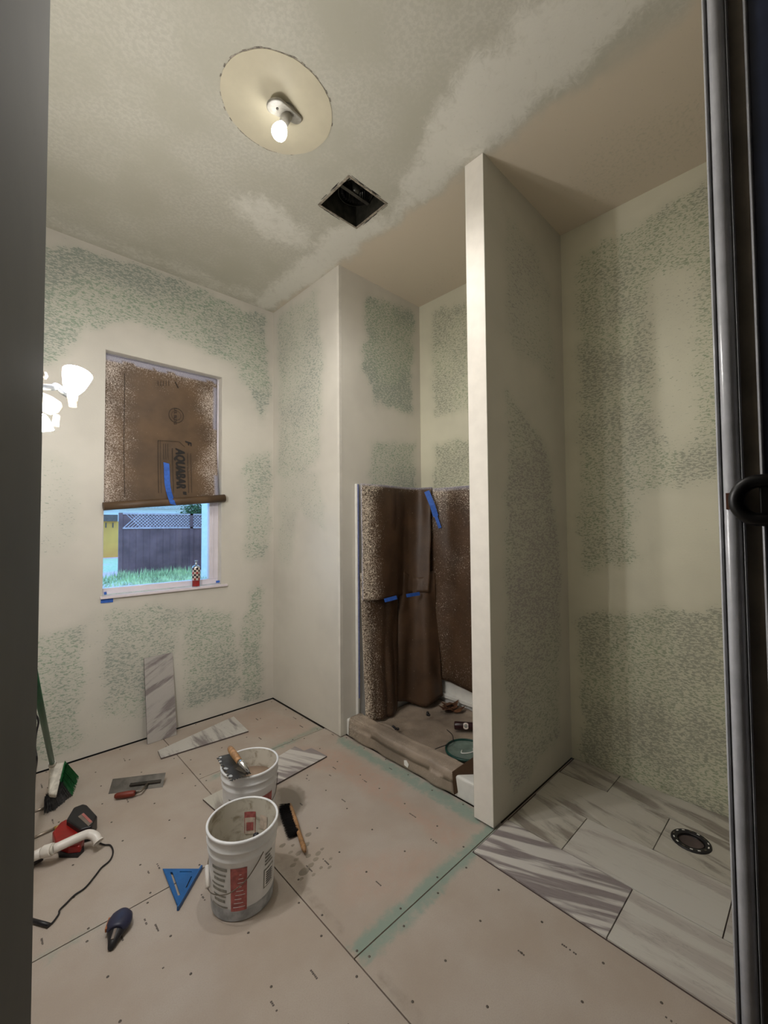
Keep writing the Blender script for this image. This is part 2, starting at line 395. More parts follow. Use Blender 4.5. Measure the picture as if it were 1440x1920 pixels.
def pxx(pts, x): return [(fx(a, b, x).y, fx(a, b, x).z) for a, b in pts]

# ------------------------------------------------------------------ room shell
WX0, WX1, WZ0, WZ1 = .620, 1.470, 1.081, 2.842
pol = [(0, 1., pyy([(20, 440), (78, 455), (200, 475), (330, 520), (440, 575), (500, 590), (508, 740), (490, 800), (470, 740), (440, 690), (340, 640), (250, 605), (160, 625), (110, 680), (60, 700), (20, 700)], YW)),
       (0, .9, pyy([(455, 850), (512, 850), (503, 1050), (460, 1050)], YW)),
       (0, 1., pyy([(445, 1180), (470, 1105), (492, 1090), (492, 1310), (450, 1325)], YW)),
       (0, .95, pyy([(342, 1130), (440, 1150), (450, 1300), (345, 1335)], YW)),
       (0, .85, pyy([(185, 1150), (300, 1130), (345, 1150), (325, 1240), (320, 1250), (275, 1350), (190, 1345)], YW)),
       (0, .9, pyy([(40, 1190), (158, 1175), (155, 1400), (40, 1440)], YW)),
       (0, .5, pyy([(40, 840), (140, 860), (150, 1010), (40, 1060)], YW)),
       (0, .35, pyy([(160, 1150), (340, 1140), (440, 1200), (440, 1300), (160, 1400)], YW))]
struct(gridwall('wall_window', 'y', YW, .14, [(XL-.1, WX0, 0.006, H), (WX1, XB+.1, 0.006, H), (WX0, WX1, 0.006, WZ0-.02), (WX0, WX1, WZ1, H)], pol, 'wall'))
pol = [(0, .8, pxx([(520, 590), (600, 540), (606, 700), (600, 860), (560, 900), (522, 900)], XS)), (0, .6, pxx([(525, 880), (600, 880), (612, 1000), (560, 960), (545, 1060), (522, 1060)], XS))]
struct(gridwall('wall_right', 'x', XS, .12, [(YR+.004, YW, .006, H)], pol, 'wall'))
pol = [(0, 1.1, pyy([(683, 555), (775, 580), (776, 780), (740, 772), (715, 755), (700, 762), (676, 690)], YR)), (0, 1., pyy([(700, 820), (780, 832), (780, 925), (690, 925)], YR))]
struct(gridwall('wall_shower_side', 'y', YR, .3, [(XS+.0005, XB, .006, H)], pol, 'wall'))
pol = [(0, .9, pxx([(805, 590), (900, 545), (900, 770), (812, 782)], XB)), (0, .95, pxx([(812, 828), (900, 820), (900, 930), (812, 930)], XB)),
       (0, .95, pxx([(1082, 480), (1180, 425), (1400, 300), (1400, 1030), (1240, 1050), (1085, 1085)], XB)), (0, 1.1, pxx([(1082, 1150), (1420, 1130), (1420, 1600), (1090, 1425)], XB)),
       (0, -.75, pxx([(1195, 930), (1440, 870), (1440, 1050), (1190, 1060)], XB)), (0, -.5, pxx([(1215, 520), (1300, 500), (1310, 820), (1240, 840)], XB)), (2, 1., pxx([(1229, 1463), (1236, 1466), (1235, 1474), (1231, 1474)], XB))]
struct(gridwall('wall_back', 'x', XB, .12, [(0, 3.6, .006, H)], pol, 'wall_raw'))
pol = [(0, .7, pyy([(945, 400), (1000, 450), (1030, 540), (1046, 730), (1000, 680), (950, 660)], YP0)), (0, .95, pyy([(948, 730), (985, 770), (1020, 820), (1048, 1000), (1052, 1380), (960, 1500), (943, 1400)], YP0))]
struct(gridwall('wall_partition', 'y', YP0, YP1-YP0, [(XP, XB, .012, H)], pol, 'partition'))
struct(gridwall('wall_left', 'x', XL, -.12, [(-.1, 3.6, .006, H)], [], 'wall'))
# rounded outside corner beads, slightly proud
struct(MB().box((XP-.0012, YP0+.002, .013), (XP+.002, YP1-.002, H-.001)).build('trim_1', 'bead_lit'))
struct(MB().box((XS-.0012, YR-.0012, .02), (XS+.025, YR+.025, H-.001)).build('trim_2', 'wallbead'))
# ceiling with the fan opening
VX0, VX1, VY0, VY1 = 1.488, 1.793, 1.834, 2.130
pol = [(1, 1., pz([(470, 570), (560, 490), (620, 430), (740, 400), (830, 170), (950, 60), (1050, -40), (1300, -60), (905, 287), (640, 497), (515, 583)], H)),
       (1, .85, pz([(425, 375), (500, 358), (590, 440), (575, 470), (470, 425)], H)), (1, .5, pz([(60, 390), (515, 560), (515, 583), (60, 408)], H)),
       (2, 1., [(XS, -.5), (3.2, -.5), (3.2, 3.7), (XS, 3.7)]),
       (0, .9, pz([(1060, 350), (1180, 215), (1340, 150), (1400, 190), (1340, 270), (1120, 385)], H)), (0, .7, pz([(790, 545), (885, 470), (885, 500), (800, 560)], H))]
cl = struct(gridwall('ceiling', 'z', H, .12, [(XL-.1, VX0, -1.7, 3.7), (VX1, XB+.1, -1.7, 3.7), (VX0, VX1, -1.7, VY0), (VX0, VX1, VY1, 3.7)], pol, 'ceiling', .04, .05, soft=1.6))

# doorway wall behind / beside the camera, unseen hall walls added to shut out sky light
struct(MB().box((.80, -.03, 0), (XB+.1, YD, H)).box((XL-.1, -.03, 0), (-.08, YD, H)).box((-.08, -.03, 2.53), (.80, YD, H)).build('wall_front', 'wallbead'))
struct(MB().box((XL-.1, -1.8, 0), (3, -1.7, H)).box((XL-.2, -1.8, 0), (XL-.1, 0, H)).box((2.9, -1.8, 0), (3, -.03, H)).build('wall_hall_unseen', 'navy'))

# floor: subfloor, cement boards, screws, printed marks
fl = struct(MB().box((XL-.2, -1.8, -.12), (3.1, 3.7, -.012)).build('floor', 'sub'))
def dirt(pts, z=0): return pz(pts, z)
nz0 = lambda a, b: mn.noise(Vector((a*1.3, b*.7, .5)))
blob = lambda cx, cy, r: [(cx+r*math.cos(t*PI/5), cy+r*math.sin(t*PI/5)) for t in range(10)]
fp = [(1, 1., [(1.0, 1.17), (1.96, 1.20), (1.96, 1.27), (1.0, 1.275)]), (1, .9, [(1.88, 1.3), (1.99, 1.3), (1.97, 2.55), (1.88, 2.5)]), (1, .75, [(1.02, 2.66), (1.95, 2.72), (1.92, 2.81), (1.02, 2.71)]), (1, .45, pz([(60, 1830), (60, 1790), (140, 1750), (215, 1715), (190, 1745), (100, 1800)], 0)),
      (0, .55, [(1.0, 1.3), (1.055, 1.3), (1.055, 2.6), (1.0, 2.6)]), (0, .5, [(1.0, .3), (1.06, .3), (1.06, 1.15), (1.0, 1.15)]), (0, .75, pz([(517, 1480), (545, 1470), (575, 1488), (578, 1515), (555, 1532), (520, 1528)], 0)), (0, .4, pz([(520, 1590), (555, 1600), (560, 1650), (525, 1660)], 0)),
      (2, .6, pz([(560, 1400), (640, 1410), (760, 1480), (700, 1500), (640, 1450), (560, 1440)], 0)), (2, .5, pz([(680, 1480), (740, 1490), (880, 1570), (840, 1590), (760, 1530)], 0)), (2, .35, pz([(640, 1620), (760, 1590), (830, 1600), (760, 1680), (640, 1700)], 0)),
      (2, .3, pz([(420, 1340), (500, 1330), (600, 1370), (560, 1390), (440, 1380)], 0))]
SPL = ((570, 1634, .021), (583, 1622, .014), (592, 1611, .012), (597, 1600, .013), (578, 1605, .011), (550, 1622, .013), (555, 1612, .01), (578, 1565, .014), (602, 1627, .008), (618, 1626, .008), (575, 1583, .013), (530, 1585, .013), (565, 1648, .008), (620, 1610, .008), (604, 1592, .008), (560, 1600, .014), (545, 1598, .01), (588, 1640, .008), (549, 1585, .008))
g = .0025
boards = [(XL, 1.0-g, 2.02+g, YW-.012), (XL, 1.0-g, .5, 2.02-g), (XL, 1.0-g, -1.7, .5-2*g), (1.0+g, XS+.02, 2.735+g, YW-.012), (1.0+g, 2.0, 1.225+g, 2.735-g), (1.0+g, XB, -1.7, 1.225-g)]
boards[3] = (1.0+g, XS-.012, 2.735+g, YW-.012)
brd = []
for i, (x0, x1, y0, y1) in enumerate(boards):
    brd.append(gridwall('cement_board', 'z', 0.0, -.011, [(x0, x1, y0, y1)], fp, 'board', .022, .012, fl))
sc = []; pr = []
for (x0, x1, y0, y1) in boards:
    y0 = max(y0, .2)
    nx = max(2, int((x1-x0)/.2)); ny = max(2, int((y1-y0)/.2))
    for i in range(nx+1):
        for j in range(ny+1):
            x = x0+.03+(x1-x0-.06)*i/nx+rnd.uniform(-.02, .02); y = y0+.03+(y1-y0-.06)*j/ny+rnd.uniform(-.02, .02)
            if x > 1.70 and y < 1.25 or x < XL+.02: continue
            sc.append((x, y))
    for k in range(int((x1-x0)*(y1-y0)*10)):
        x = rnd.uniform(x0+.05, x1-.05); y = rnd.uniform(y0+.05, y1-.05)
        if x > 1.66 and y < 1.25: continue
        pr.append((x, y, rnd.uniform(.03, .06)))
mb = MB()
for (x, y) in sc: mb.lathe([(0, .0012), (.0042, .0012), (.005, 0)], 8, (x, y, .0))
mb.build('screw_heads', 'screw', fl, kind='stuff')
mb = MB()
for (a_, b_, r_) in SPL:
    c_ = fz(a_, b_, 0); mb.prism([(c_.x+r_*(1+.35*nz0(k, a_))*math.cos(k*PI/6)*1.25, c_.y+r_*(1+.35*nz0(k, b_))*math.sin(k*PI/6)*.85) for k in range(12)], 0, .0005)
mb.build('mortar_splashes', 'stain', fl, kind='stuff')
mb = MB()
for (x, y, L) in pr:
    n = int(L/.007)
    for k in range(n):
        if rnd.random() < .8: yy = y+k*.007; mb.box((x+rnd.uniform(-.001, .001), yy, .0), (x+.006, yy+.0052, .0006))
mb.build('printed_board_marks', 'print', fl, kind='stuff')

# laid floor tiles with open joints (the tiled closet floor)
TZ0, TZ1 = .001, .011
tiles = []
rows = [(1.725, 2.03), (2.034, 2.339), (2.343, 2.648), (2.652, XB-.004)]
js = [[1.21, .618, .008, -.6], [1.205, .922, .317, -.29], [1.21, .62, .01, -.6], [1.205, .928, .318, -.29]]
mats = {(0, 0): 'tile_diag', (0, 1): 'tile_pale', (1, 0): 'tile_mid', (1, 1): 'tile_pale', (2, 0): 'tile_mid', (2, 1): 'tile_mid', (3, 0): 'tile_mid', (3, 1): 'tile_mid'}
MFX, MFY = 2.532, .506
for r, (x0, x1) in enumerate(rows):
    for k in range(3):
        y1, y0 = js[r][k]-.002, js[r][k+1]+.002
        y0 = max(y0, YD+.003)
        if y1 <= y0+.02: continue
        m_ = mats.get((r, k), 'tile_pale')
        cx, cy = (x0+x1)/2, (y0+y1)/2
        if x0 < MFX < x1 and y0 < MFY < y1:
            hole = [(MFX-cx+.083*math.cos(-t*2*PI/28), MFY-cy+.083*math.sin(-t*2*PI/28)) for t in range(28)]
            o = plate('floor_tile', [(x0-cx, y0-cy), (x1-cx, y0-cy), (x1-cx, y1-cy), (x0-cx, y1-cy)], [hole], TZ1-TZ0, m_, fl)
        else: o = MB().box((x0-cx, y0-cy, 0), (x1-cx, y1-cy, TZ1-TZ0)).build('floor_tile', m_, fl, bevel=.0012)
        o.location = (cx, cy, TZ0)
MB().box((1.723, YD, .0), (XB, 1.215, .004)).build('tile_joint_bed', 'grout', fl)

# ------------------------------------------------------------------ closet flange in the tiled floor
e = thing('toilet_flange', 'round black drain flange with chipped rim set in the tiled floor', 'drain', (MFX, MFY, .004))
MB().lathe([(.052, .003), (.056, .012), (.079, .014), (.082, .010), (.082, .001), (.052, .001)], 40).build('flange_ring', 'blackpl', e)
MB().lathe([(.052, .011), (.052, -.003), (.0, -.0025)], 32).build('drain_opening', 'black', e)
for k in range(14):
    t = k*2*PI/14+.2; o = MB().box((-.006, -.003, 0), (.006, .003, .002)).build('bolt_slot', 'acrylic' if k % 3 else 'steel', e, bevel=.0008); o.location = (.070*math.cos(t), .070*math.sin(t), .0135); o.rotation_euler.z = t+PI/2

# ------------------------------------------------------------------ window
wf = struct(MB().box((WX0, YW+.085, WZ0), (WX0+.012, YW+.15, WZ1)).build('window_1', 'vinyl'))
y0, y1 = YW+.07, YW+.13
def fr(lo, hi, nm='window_frame', m='vinyl'): return MB().box(lo, hi).build(nm, m, wf, bevel=.004)
fr((WX0, y0, WZ0), (WX1, y1, WZ0+.045)); fr((WX0, y0, WZ1-.05), (WX1, y1, WZ1)); fr((WX0, y0, WZ0+.045), (WX0+.018, y1, WZ1-.05)); fr((WX1-.075, y0, WZ0+.045), (WX1, y1, WZ1-.05))
MB().box((WX1-.052, y0-.006, WZ0+.045), (WX1-.042, y0, WZ1-.05)).build('frame_track', 'vinyl', wf, bevel=.002)
MB().box((WX0+.015, y0+.03, WZ0+.04), (WX1-.07, y0+.036, WZ1-.045)).build('window_pane', 'glass', wf)
MB().box((WX0-.012, YW-.022, WZ0-.018), (WX1+.045, YW+.07, WZ0-.001)).build('window_sill', 'sill', wf, bevel=.002)
MB().box((WX0+.0005, YW+.001, WZ0-.001), (WX0+.004, y0, WZ1-.0005)).box((WX1-.004, YW+.001, WZ0-.001), (WX1-.0005, y0, WZ1-.0005)).box((WX0, YW+.001, WZ1-.004), (WX1, y0, WZ1-.0005)).build('window_reveal', 'wallbead', wf)

def sheet(name, fn, nu, nv, mat, parent=None, thick=.0012, mask=None):
    V = []; mk = []; F = []
    for j in range(nv+1):
        for i in range(nu+1):
            u, v = i/nu, j/nv; V.append(tuple(fn(u, v))); mk.append((mask(u, v)+(1.,)) if mask else (0, 0, 0, 1.))
    for j in range(nv):
        for i in range(nu): q = j*(nu+1)+i; F.append((q, q+1, q+nu+2, q+nu+1))
    me = bpy.data.meshes.new(name); me.from_pydata(V, [], F)
    at = me.color_attributes.new('mask', 'FLOAT_COLOR', 'POINT'); at.data.foreach_set('color', np.array(mk, np.float32).ravel())
    for p in me.polygons: p.use_smooth = True
    o = link(name, me, mat, parent)
    if thick: m = o.modifiers.new('solid', 'SOLIDIFY'); m.thickness = thick; m.offset = 0
    return o
def nz(x, y, z=0.): return mn.noise(Vector((x, y, z)))
# paper blind over the window
PY = YW+.055
zb0, zb1 = fy(196, 945, YW).z, fy(418, 935, YW).z
e = thing('window_paper', 'plaster-splattered brown kraft paper rolled up over the window', 'paper', (1.04, YW+.02, 1.8))
def pf(u, v):
    x = WX0+.006+u*(WX1-WX0-.03); zb = zb0+(zb1-zb0)*u; z = (WZ1-.012)*(1-v)+zb*v
    y = PY-.0-.052*max(0, (v-.55)/.45)**1.5+.003*nz(u*5, v*7); return (x, y, z)
def pm(u, v):
    d = min(u*1.0, (1-u)*1.0, v*1.3); n = nz(u*4, v*6, 2)*.12; s = max(0, 1-(d+n)/.30)
    s = max(s, .55*min(1, max(0, (.32+.05*nz(v*9, 3)-u)/.16)))
    tp = 1. if (v < .035+.02*nz(u*8, 1) or u > .972 and (.08 < v < .42 or .8 < v)) else 0.
    return (min(1, max(.14, s**.75*.95)), tp, 0.)
sheet('paper_sheet', pf, 40, 60, 'kraft', e, .001, pm)
a0, a1 = fy(170, 949, YW-.03), fy(418, 934, YW-.03); a0.x = WX0-.005; a1.x = WX1+.01
MB().tube([a0, a0.lerp(a1, .33), a0.lerp(a1, .66)+Vector((0, 0, -.002)), a1], [.029, .029, .030, .032], 18).build('paper_roll', 'kraft', e)
def decal(me, name, px, py, mat, parent, rot=-PI/2, yy=None):
    # lettering lies in the paper plane, turned to read downwards
    o = link(name, me, mat, parent); p = fy(px, py, PY); o.rotation_euler = (PI/2, 0, 0)
    o.matrix_world = Matrix.Translation((p.x, (yy if yy else pfy(p.z))-.004, p.z)) @ Matrix.Rotation(PI/2, 4, 'X') @ Matrix.Rotation(rot, 4, 'Z'); return o
def pfy(z):
    v = ((WZ1-.012)-z)/((WZ1-.012)-1.76); return PY-.052*max(0, (v-.55)/.45)**1.5
def conform(o):                                             # press flat print onto the curved sheet
    mw = o.matrix_world.copy(); me = o.data
    for v in me.vertices:
        q = mw @ v.co; me_y = pfy(q.z)-.0062-.3*v.co.z; q.y = me_y; v.co = q
    o.matrix_world = Matrix.Identity(4)
decs = []
t = textmesh('AQUABAR "', .098, .0065, .12)
for v in t.vertices: v.co.x *= .70
decs.append(decal(t, 'printed_lettering', 329, 841, 'ink', e))
t = textmesh('U.S. BLDG', .030, .0012); decs.append(decal(t, 'printed_lettering', 326, 765, 'inkp', e))
t = textmesh('F', .07, .003, .2); decs.append(decal(t, 'printed_lettering', 347, 826, 'ink', e))
for o in decs: conform(o)
mb = MB(); c_ = fy(330, 779, PY)
for k in range(36):
    t0, t1 = k*2*PI/36, (k+1)*2*PI/36
    for R0, R1 in ((.056, .060), (.036, .038)): mb.face([mb.b.verts.new((c_.x+r*math.cos(t)*.95, pfy(c_.z)-.0062, c_.z+r*math.sin(t))) for r, t in ((R0, t0), (R1, t0), (R1, t1), (R0, t1))])
mb.build('printed_stamp', 'inkp', e, kind='stuff', solid=.0006)
mb = MB()
def pl(px0, py0, px1, py1, wd):
    A, B = fy(px0, py0, PY), fy(px1, py1, PY); n = 8
    for k in range(n):
        P, Q = A.lerp(B, k/n), A.lerp(B, (k+1)/n); d = (B-A).normalized(); s_ = Vector((-d.z, 0, d.x))*wd/2
        vs = [P-s_, P+s_, Q+s_, Q-s_]
        for q in vs: q.y = pfy(q.z)-.0062
        mb.face([mb.b.verts.new(q) for q in vs])
pl(296, 826, 294, 925, .004); pl(300, 826, 299, 925, .002); pl(296, 826, 335, 828, .003); pl(335, 828, 346, 838, .003)
for k in range(3): pl(306+4*k, 832, 306+4*k, 862, .003)
for k in range(2): pl(322+1*k, 840, 322, 925, .002)
pl(351, 850, 350, 925, .004); pl(357, 850, 356, 925, .003)
for k in range(5): pl(296+5*k, 714, 296+5*k, 724, .003)
pl(328, 716, 334, 728, .008)
mb.build('printed_rules', 'inkp', e, kind='stuff', solid=.0006)
mb = MB(); A, B = fy(231, 700, PY), fy(231, 932, PY); n = 20; mb2 = []
for k in range(n):
    z0_, z1_ = A.z+(B.z-A.z)*k/n, A.z+(B.z-A.z)*(k+1)/n
    mb.face([mb.b.verts.new(q) for q in ((.752, pfy(z0_)-.006, z0_), (.7555, pfy(z0_)-.006, z0_), (.7555, pfy(z1_)-.006, z1_), (.752, pfy(z1_)-.006, z1_))])
mb.build('paper_crease', 'inkp', e, solid=.0005)
at_origin(e)
# blue tape strip holding the roll
pts = [(312, 868), (313, 880), (314, 905), (317, 922), (322, 938), (325, 946)]
ribs = []
for i, (a_, b_) in enumerate(pts):
    yy = (pfy(fy(a_, b_, PY).z)-.009) if i < 4 else YW-.03-.031
    p = fy(a_, b_, yy); ribs.append(p)
ribs = spline(ribs, 4); mb = MB()
L_ = [mb.b.verts.new(p-Vector((.022, 0, -.004))) for p in ribs]; R_ = [mb.b.verts.new(p+Vector((.020, 0, -.004))) for p in ribs]
for k in range(len(ribs)-1): mb.face([L_[k], R_[k], R_[k+1], L_[k+1]])
tag(mb.build('tape_strip', 'tape', solid=.001), 'bright blue tape strip hanging down the window paper over its roll', 'tape')
def tapebit(px0, py0, px1, py1, y, label, wd=.022, m='tape_d'):
    A, B = fy(px0, py0, y), fy(px1, py1, y); o = MB().obox(A, B, .0025, wd, Vector((0, 0, 1))); return tag(o.build('tape_strip', m), label, 'tape')
tapebit(189, 1127, 212, 1125, YW-.004, 'dusty blue tape scrap under the left end of the window sill', .03, 'tape')
tapebit(195, 1113, 200, 1112, YW+.03, 'tiny blue tape scrap on the left corner of the window sill', .02, 'tape')
tapebit(405, 1091, 414, 1090, YW+.03, 'tiny blue tape scrap on the right corner of the window sill', .018, 'tape')

# checkered can on the sill
c_ = fy(368, 1100, YW+.012)
e = thing('spray_can', 'small checkered can with a metal spout standing on the window sill', 'can', (c_.x, YW+.018, WZ0-.001))
MB().lathe([(0, 0), (.029, 0), (.030, .004), (.030, .155), (.026, .166), (.012, .174), (.0, .174)], 28).build('can_body', 'cans', e)
mb = MB(); mb2 = MB(); mb3 = MB()
for r in range(6):
    for k in range(6):
        t0 = math.radians(250+(k-3)*30); t1 = t0+math.radians(30); z0_, z1_ = .055+r*.0165, .055+(r+1)*.0165
        b_ = mb if (r+k) % 2 else (mb2 if r % 3 else mb3)
        R = .0316; b_.face([b_.b.verts.new((R*math.cos(t), R*math.sin(t), z)) for t, z in ((t0, z0_), (t1, z0_), (t1, z1_), (t0, z1_))])
mb.build('white_check', 'canw', e, kind='stuff', solid=.0006); mb2.build('black_check', 'cank', e, kind='stuff', solid=.0006); mb3.build('red_check', 'canr', e, kind='stuff', solid=.0006)
def conepatch(mbx, R0, R1, Ht, a0_, a1_, z0_, z1_, off=.0008, n=0):
    n = n or max(3, int(abs(a1_-a0_)/4))
    for k in range(n):
        vs = []
        for t, z in ((a0_+(a1_-a0_)*k/n, z0_), (a0_+(a1_-a0_)*(k+1)/n, z0_), (a0_+(a1_-a0_)*(k+1)/n, z1_), (a0_+(a1_-a0_)*k/n, z1_)):
            R = R0+(R1-R0)*z/Ht+off; vs.append(mbx.b.verts.new((R*math.cos(math.radians(t)), R*math.sin(math.radians(t)), z)))
        mbx.face(vs)
mb = MB(); conepatch(mb, .03, .03, 1, 190, 310, .006, .052); mb.build('red_label', 'canr', e, solid=.0006)
MB().lathe([(0, .174), (.010, .174), (.010, .186), (.007, .19), (.007, .205), (.013, .207), (.013, .212), (0, .213)], 16).build('can_spout', 'cans', e)

# ------------------------------------------------------------------ door leaf and jamb at the camera
d1 = struct(MB().prism([(-.075, .12), (.071, .90), (.037, .907), (-.109, .127)], .012, 2.5).build('door_1', 'leaf', bevel=.003))
jb = struct(MB().box((.80, -.03, 0), (.83, YD+.002, 2.53)).build('trim_3', 'greypaint2'))
# rounded stop, dark rebate, second bead and the navy hall side, each its own moulding
def colm(ya, yb, xd, nm, m, rnd_=True):
    n = 10; pts = []
    for k in range(n+1):
        t = k/n*PI; pts.append(((.80-xd*math.sin(t)**(.6 if rnd_ else .2)), yb+(ya-yb)*(1-math.cos(t))/2))
    o = MB().prism(pts+[(.805, ya), (.805, yb)], 0., 2.53).build(nm, m, jb); 
    for p in o.data.polygons: p.use_smooth = len(p.vertices) == 4
    return o
def yj(px, x=.79): return fx(px, 960, x).y
colm(yj(1346), yj(1356), .012, 'edge_bead', 'greypaint'); colm(yj(1356), yj(1393), .018, 'door_stop', 'greypaint'); colm(yj(1393), yj(1397), .016, 'stop_lip', 'greypaint')
MB().box((.795, yj(1427), 0), (.802, yj(1397), 2.53)).build('rebate', 'dark', jb)
colm(yj(1427), yj(1438), .014, 'outer_bead', 'greypaint')
MB().box((.79, -.02, 0), (.802, yj(1438), 2.53)).build('hall_casing', 'navy', jb)
# black strike plate with its ring shaped lip
e = thing('latch_strike', 'black metal ring shaped latch keeper on the grey door jamb', 'latch', (.78, .06, 1.6))
cz = fx(1420, 938, .77)
ring = []
for k in range(25):
    t = PI/2+k/24*PI; ring.append(Vector((.772, fx(1424, 938, .772).y-.0245*math.cos(t), cz.z+.0265*math.sin(t))))
pts = [ring[0]+Vector((.0, -.05, 0))]+ring+[ring[-1]+Vector((0, -.05, 0))]
MB().tube(pts, .0092, 12).build('ring_lip', 'black', e)
MB().box((.772, cz.y-.06, cz.z-.032), (.778, cz.y-.002, cz.z+.032)).build('plate', 'black', e, bevel=.002)
MB().box((.7805, fx(1374, 940, .785).y, fx(1370, 955, .78).z), (.784, fx(1362, 940, .785).y, fx(1370, 924, .78).z)).build('bare_mortise', 'mortise', e)
at_origin(e)

# ------------------------------------------------------------------ ceiling: old fixture patch, lamp holder, bulb, fan
DC = Vector((.995, 1.757, H))
e = thing('ceiling_medallion', 'cream painted round patch with torn edge around the ceiling bulb', 'medallion', (DC.x, DC.y, H))
ring = []
for k in range(90):
    t = k*2*PI/90; r = .262+.004*nz(math.cos(t)*3, math.sin(t)*3)+.0025*nz(k*.9, 3); ring.append((r*math.cos(t), r*math.sin(t)*.93))
MB().prism(ring, -.003, .0).build('painted_disk', 'disk', e)
mb = MB()
for k in range(90):
    t = k*2*PI/90
    if (70 < math.degrees(t) < 110) or rnd.random() < .25 or 190 < math.degrees(t) < 300:
        p, q = Vector((*ring[k], -.001)), Vector((*ring[(k+1) % 90], -.001)); s_ = 1+rnd.uniform(.004, .03)
        mb.face([mb.b.verts.new(x) for x in (p, q, Vector((q.x*s_, q.y*s_, -.001)), Vector((p.x*s_, p.y*s_, -.001)))])
mb.build('torn_paper_rim', 'disk_edge', e, kind='stuff', solid=.001)
bc = fz(524, 247, 3.455); hc = Vector((bc.x+.035, bc.y+.028, H-.005))
e = thing('ceiling_light', 'bare lit white bulb in a dirty holder hanging from the ceiling', 'light', (hc.x, hc.y, H))
p0, p1 = fz(518, 202, H-.045), fz(556, 226, H-.02)
d_ = (p1-p0).normalized()
mb = MB(); n = 14; out = []
for k in range(n+1): t = PI/2+k/n*PI; out.append((p0.x+.02*0, p0.y, 0)); 
sd = Vector((-d_.y, d_.x, 0)).normalized()
pts = [p0+(-d_*math.sin(k/n*PI)+sd*math.cos(k/n*PI))*.045 for k in range(n+1)]+[p1+(d_*math.sin(k/n*PI)-sd*math.cos(k/n*PI))*.026 for k in range(n+1)]
MB().prism(pts, (0, 0, .014)).build('mounting_strap', 'porcelain', e, bevel=.004)
mid = p0.lerp(p1, .55); MB().tube([mid+Vector((0, 0, .005)), Vector((mid.x, mid.y, H-.001))], [.03, .035], 20).build('junction_box', 'porcelain', e)
for f_ in (.05, .6): q = p0.lerp(p1, f_); MB().lathe([(0, -.004), (.006, -.003), (.006, .002)], 10, q).build('strap_screw', 'steel_d', e)
ax = (bc-mid).normalized(); s0 = mid+ax*.0
MB().tube([s0, bc-ax*.038], [.024, .021], 18).build('socket', 'porcelain', e)
MB().lathe([(.020, -.034), (.030, -.022), (.036, -.004), (.036, .010), (.030, .024), (.02, .032), (.0, .036)], 24, bc, ax).build('bulb', 'bulb', e)
at_origin(e)
ld = bpy.data.lights.new('bulb_light', 'SPOT'); lo = bpy.data.objects.new('bulb_light', ld); COL.objects.link(lo)
ld.energy = BULB_W*1.0; ld.shadow_soft_size = .03; ld.spot_size = math.radians(178); ld.spot_blend = .5; ld.color = (1, .965, .92)
lo.location = bc+Vector((0, 0, -.075)); 

e = thing('exhaust_fan', 'open dark metal bathroom fan housing set into the ceiling', 'fan', ((VX0+VX1)/2, (VY0+VY1)/2, H))
fw, fd = (VX1-VX0)/2-.001, (VY1-VY0)/2-.001
mb = MB()
for lo_, hi_ in (((-fw, -fd, 0), (-fw+.003, fd, .2)), ((fw-.003, -fd, 0), (fw, fd, .2)), ((-fw, -fd, 0), (fw, -fd+.003, .2)), ((-fw, fd-.003, 0), (fw, fd, .2)), ((-fw, -fd, .2), (fw, fd, .203))): mb.box(lo_, hi_)
mb.build('housing', 'fan', e)
for lo_, hi_ in (((-fw-.006, -fd-.006, -.004), (fw+.006, -fd+.006, .001)), ((-fw-.006, fd-.006, -.004), (fw+.006, fd+.006, .001)), ((-fw-.006, -fd, -.004), (-fw+.008, fd, .001)), ((fw-.008, -fd, -.004), (fw+.006, fd, .001))): MB().box(lo_, hi_).build('housing_rim', 'fanrim', e, bevel=.0015)
o = MB().lathe([(.105, 0), (.11, .0), (.11, .09), (.105, .09)], 36); o.box((.02, -.11, 0), (.145, -.10, .09)); o = o.build('blower_scroll', 'fan', e); o.location = (.03, .01, .09); scr = o
mb = MB()
for k in range(30): t = k*2*PI/30; mb.box((.078, -.001, 0), (.092, .001, .08), Matrix.Rotation(t, 4, 'Z'))
o = mb.build('blower_wheel', 'fan_d', scr, kind=None); o.location = (0, 0, .005)
o = MB().lathe([(0, 0), (.018, 0), (.03, .012), (.03, .07), (0, .07)], 20).build('motor', 'fan', e); o.location = (.03, .01, .085)
MB().box((-.1, .0, .075), (.14, .022, .08)).build('motor_bracket', 'steel_d', e, bevel=.001)
MB().box((-.13, -.12, .14), (-.02, -.05, .199)).build('wiring_box', 'steel_d', e, bevel=.002)
mb = MB()
for _ in range(26):
    sgn = rnd.choice((-1, 1)); L = rnd.uniform(.02, .09)
    if rnd.random() < .5: x = rnd.uniform(-fw, fw-L); y = sgn*(fd+.009+rnd.random()*.006); mb.box((x, y, -.0012), (x+L, y+.0018, .0))
    else: y = rnd.uniform(-fd, fd-L); x = sgn*(fw+.009+rnd.random()*.006); mb.box((x, y, -.0012), (x+.0018, y+L, .0))
mb.build('cut_marks', 'cank', e, kind='stuff')

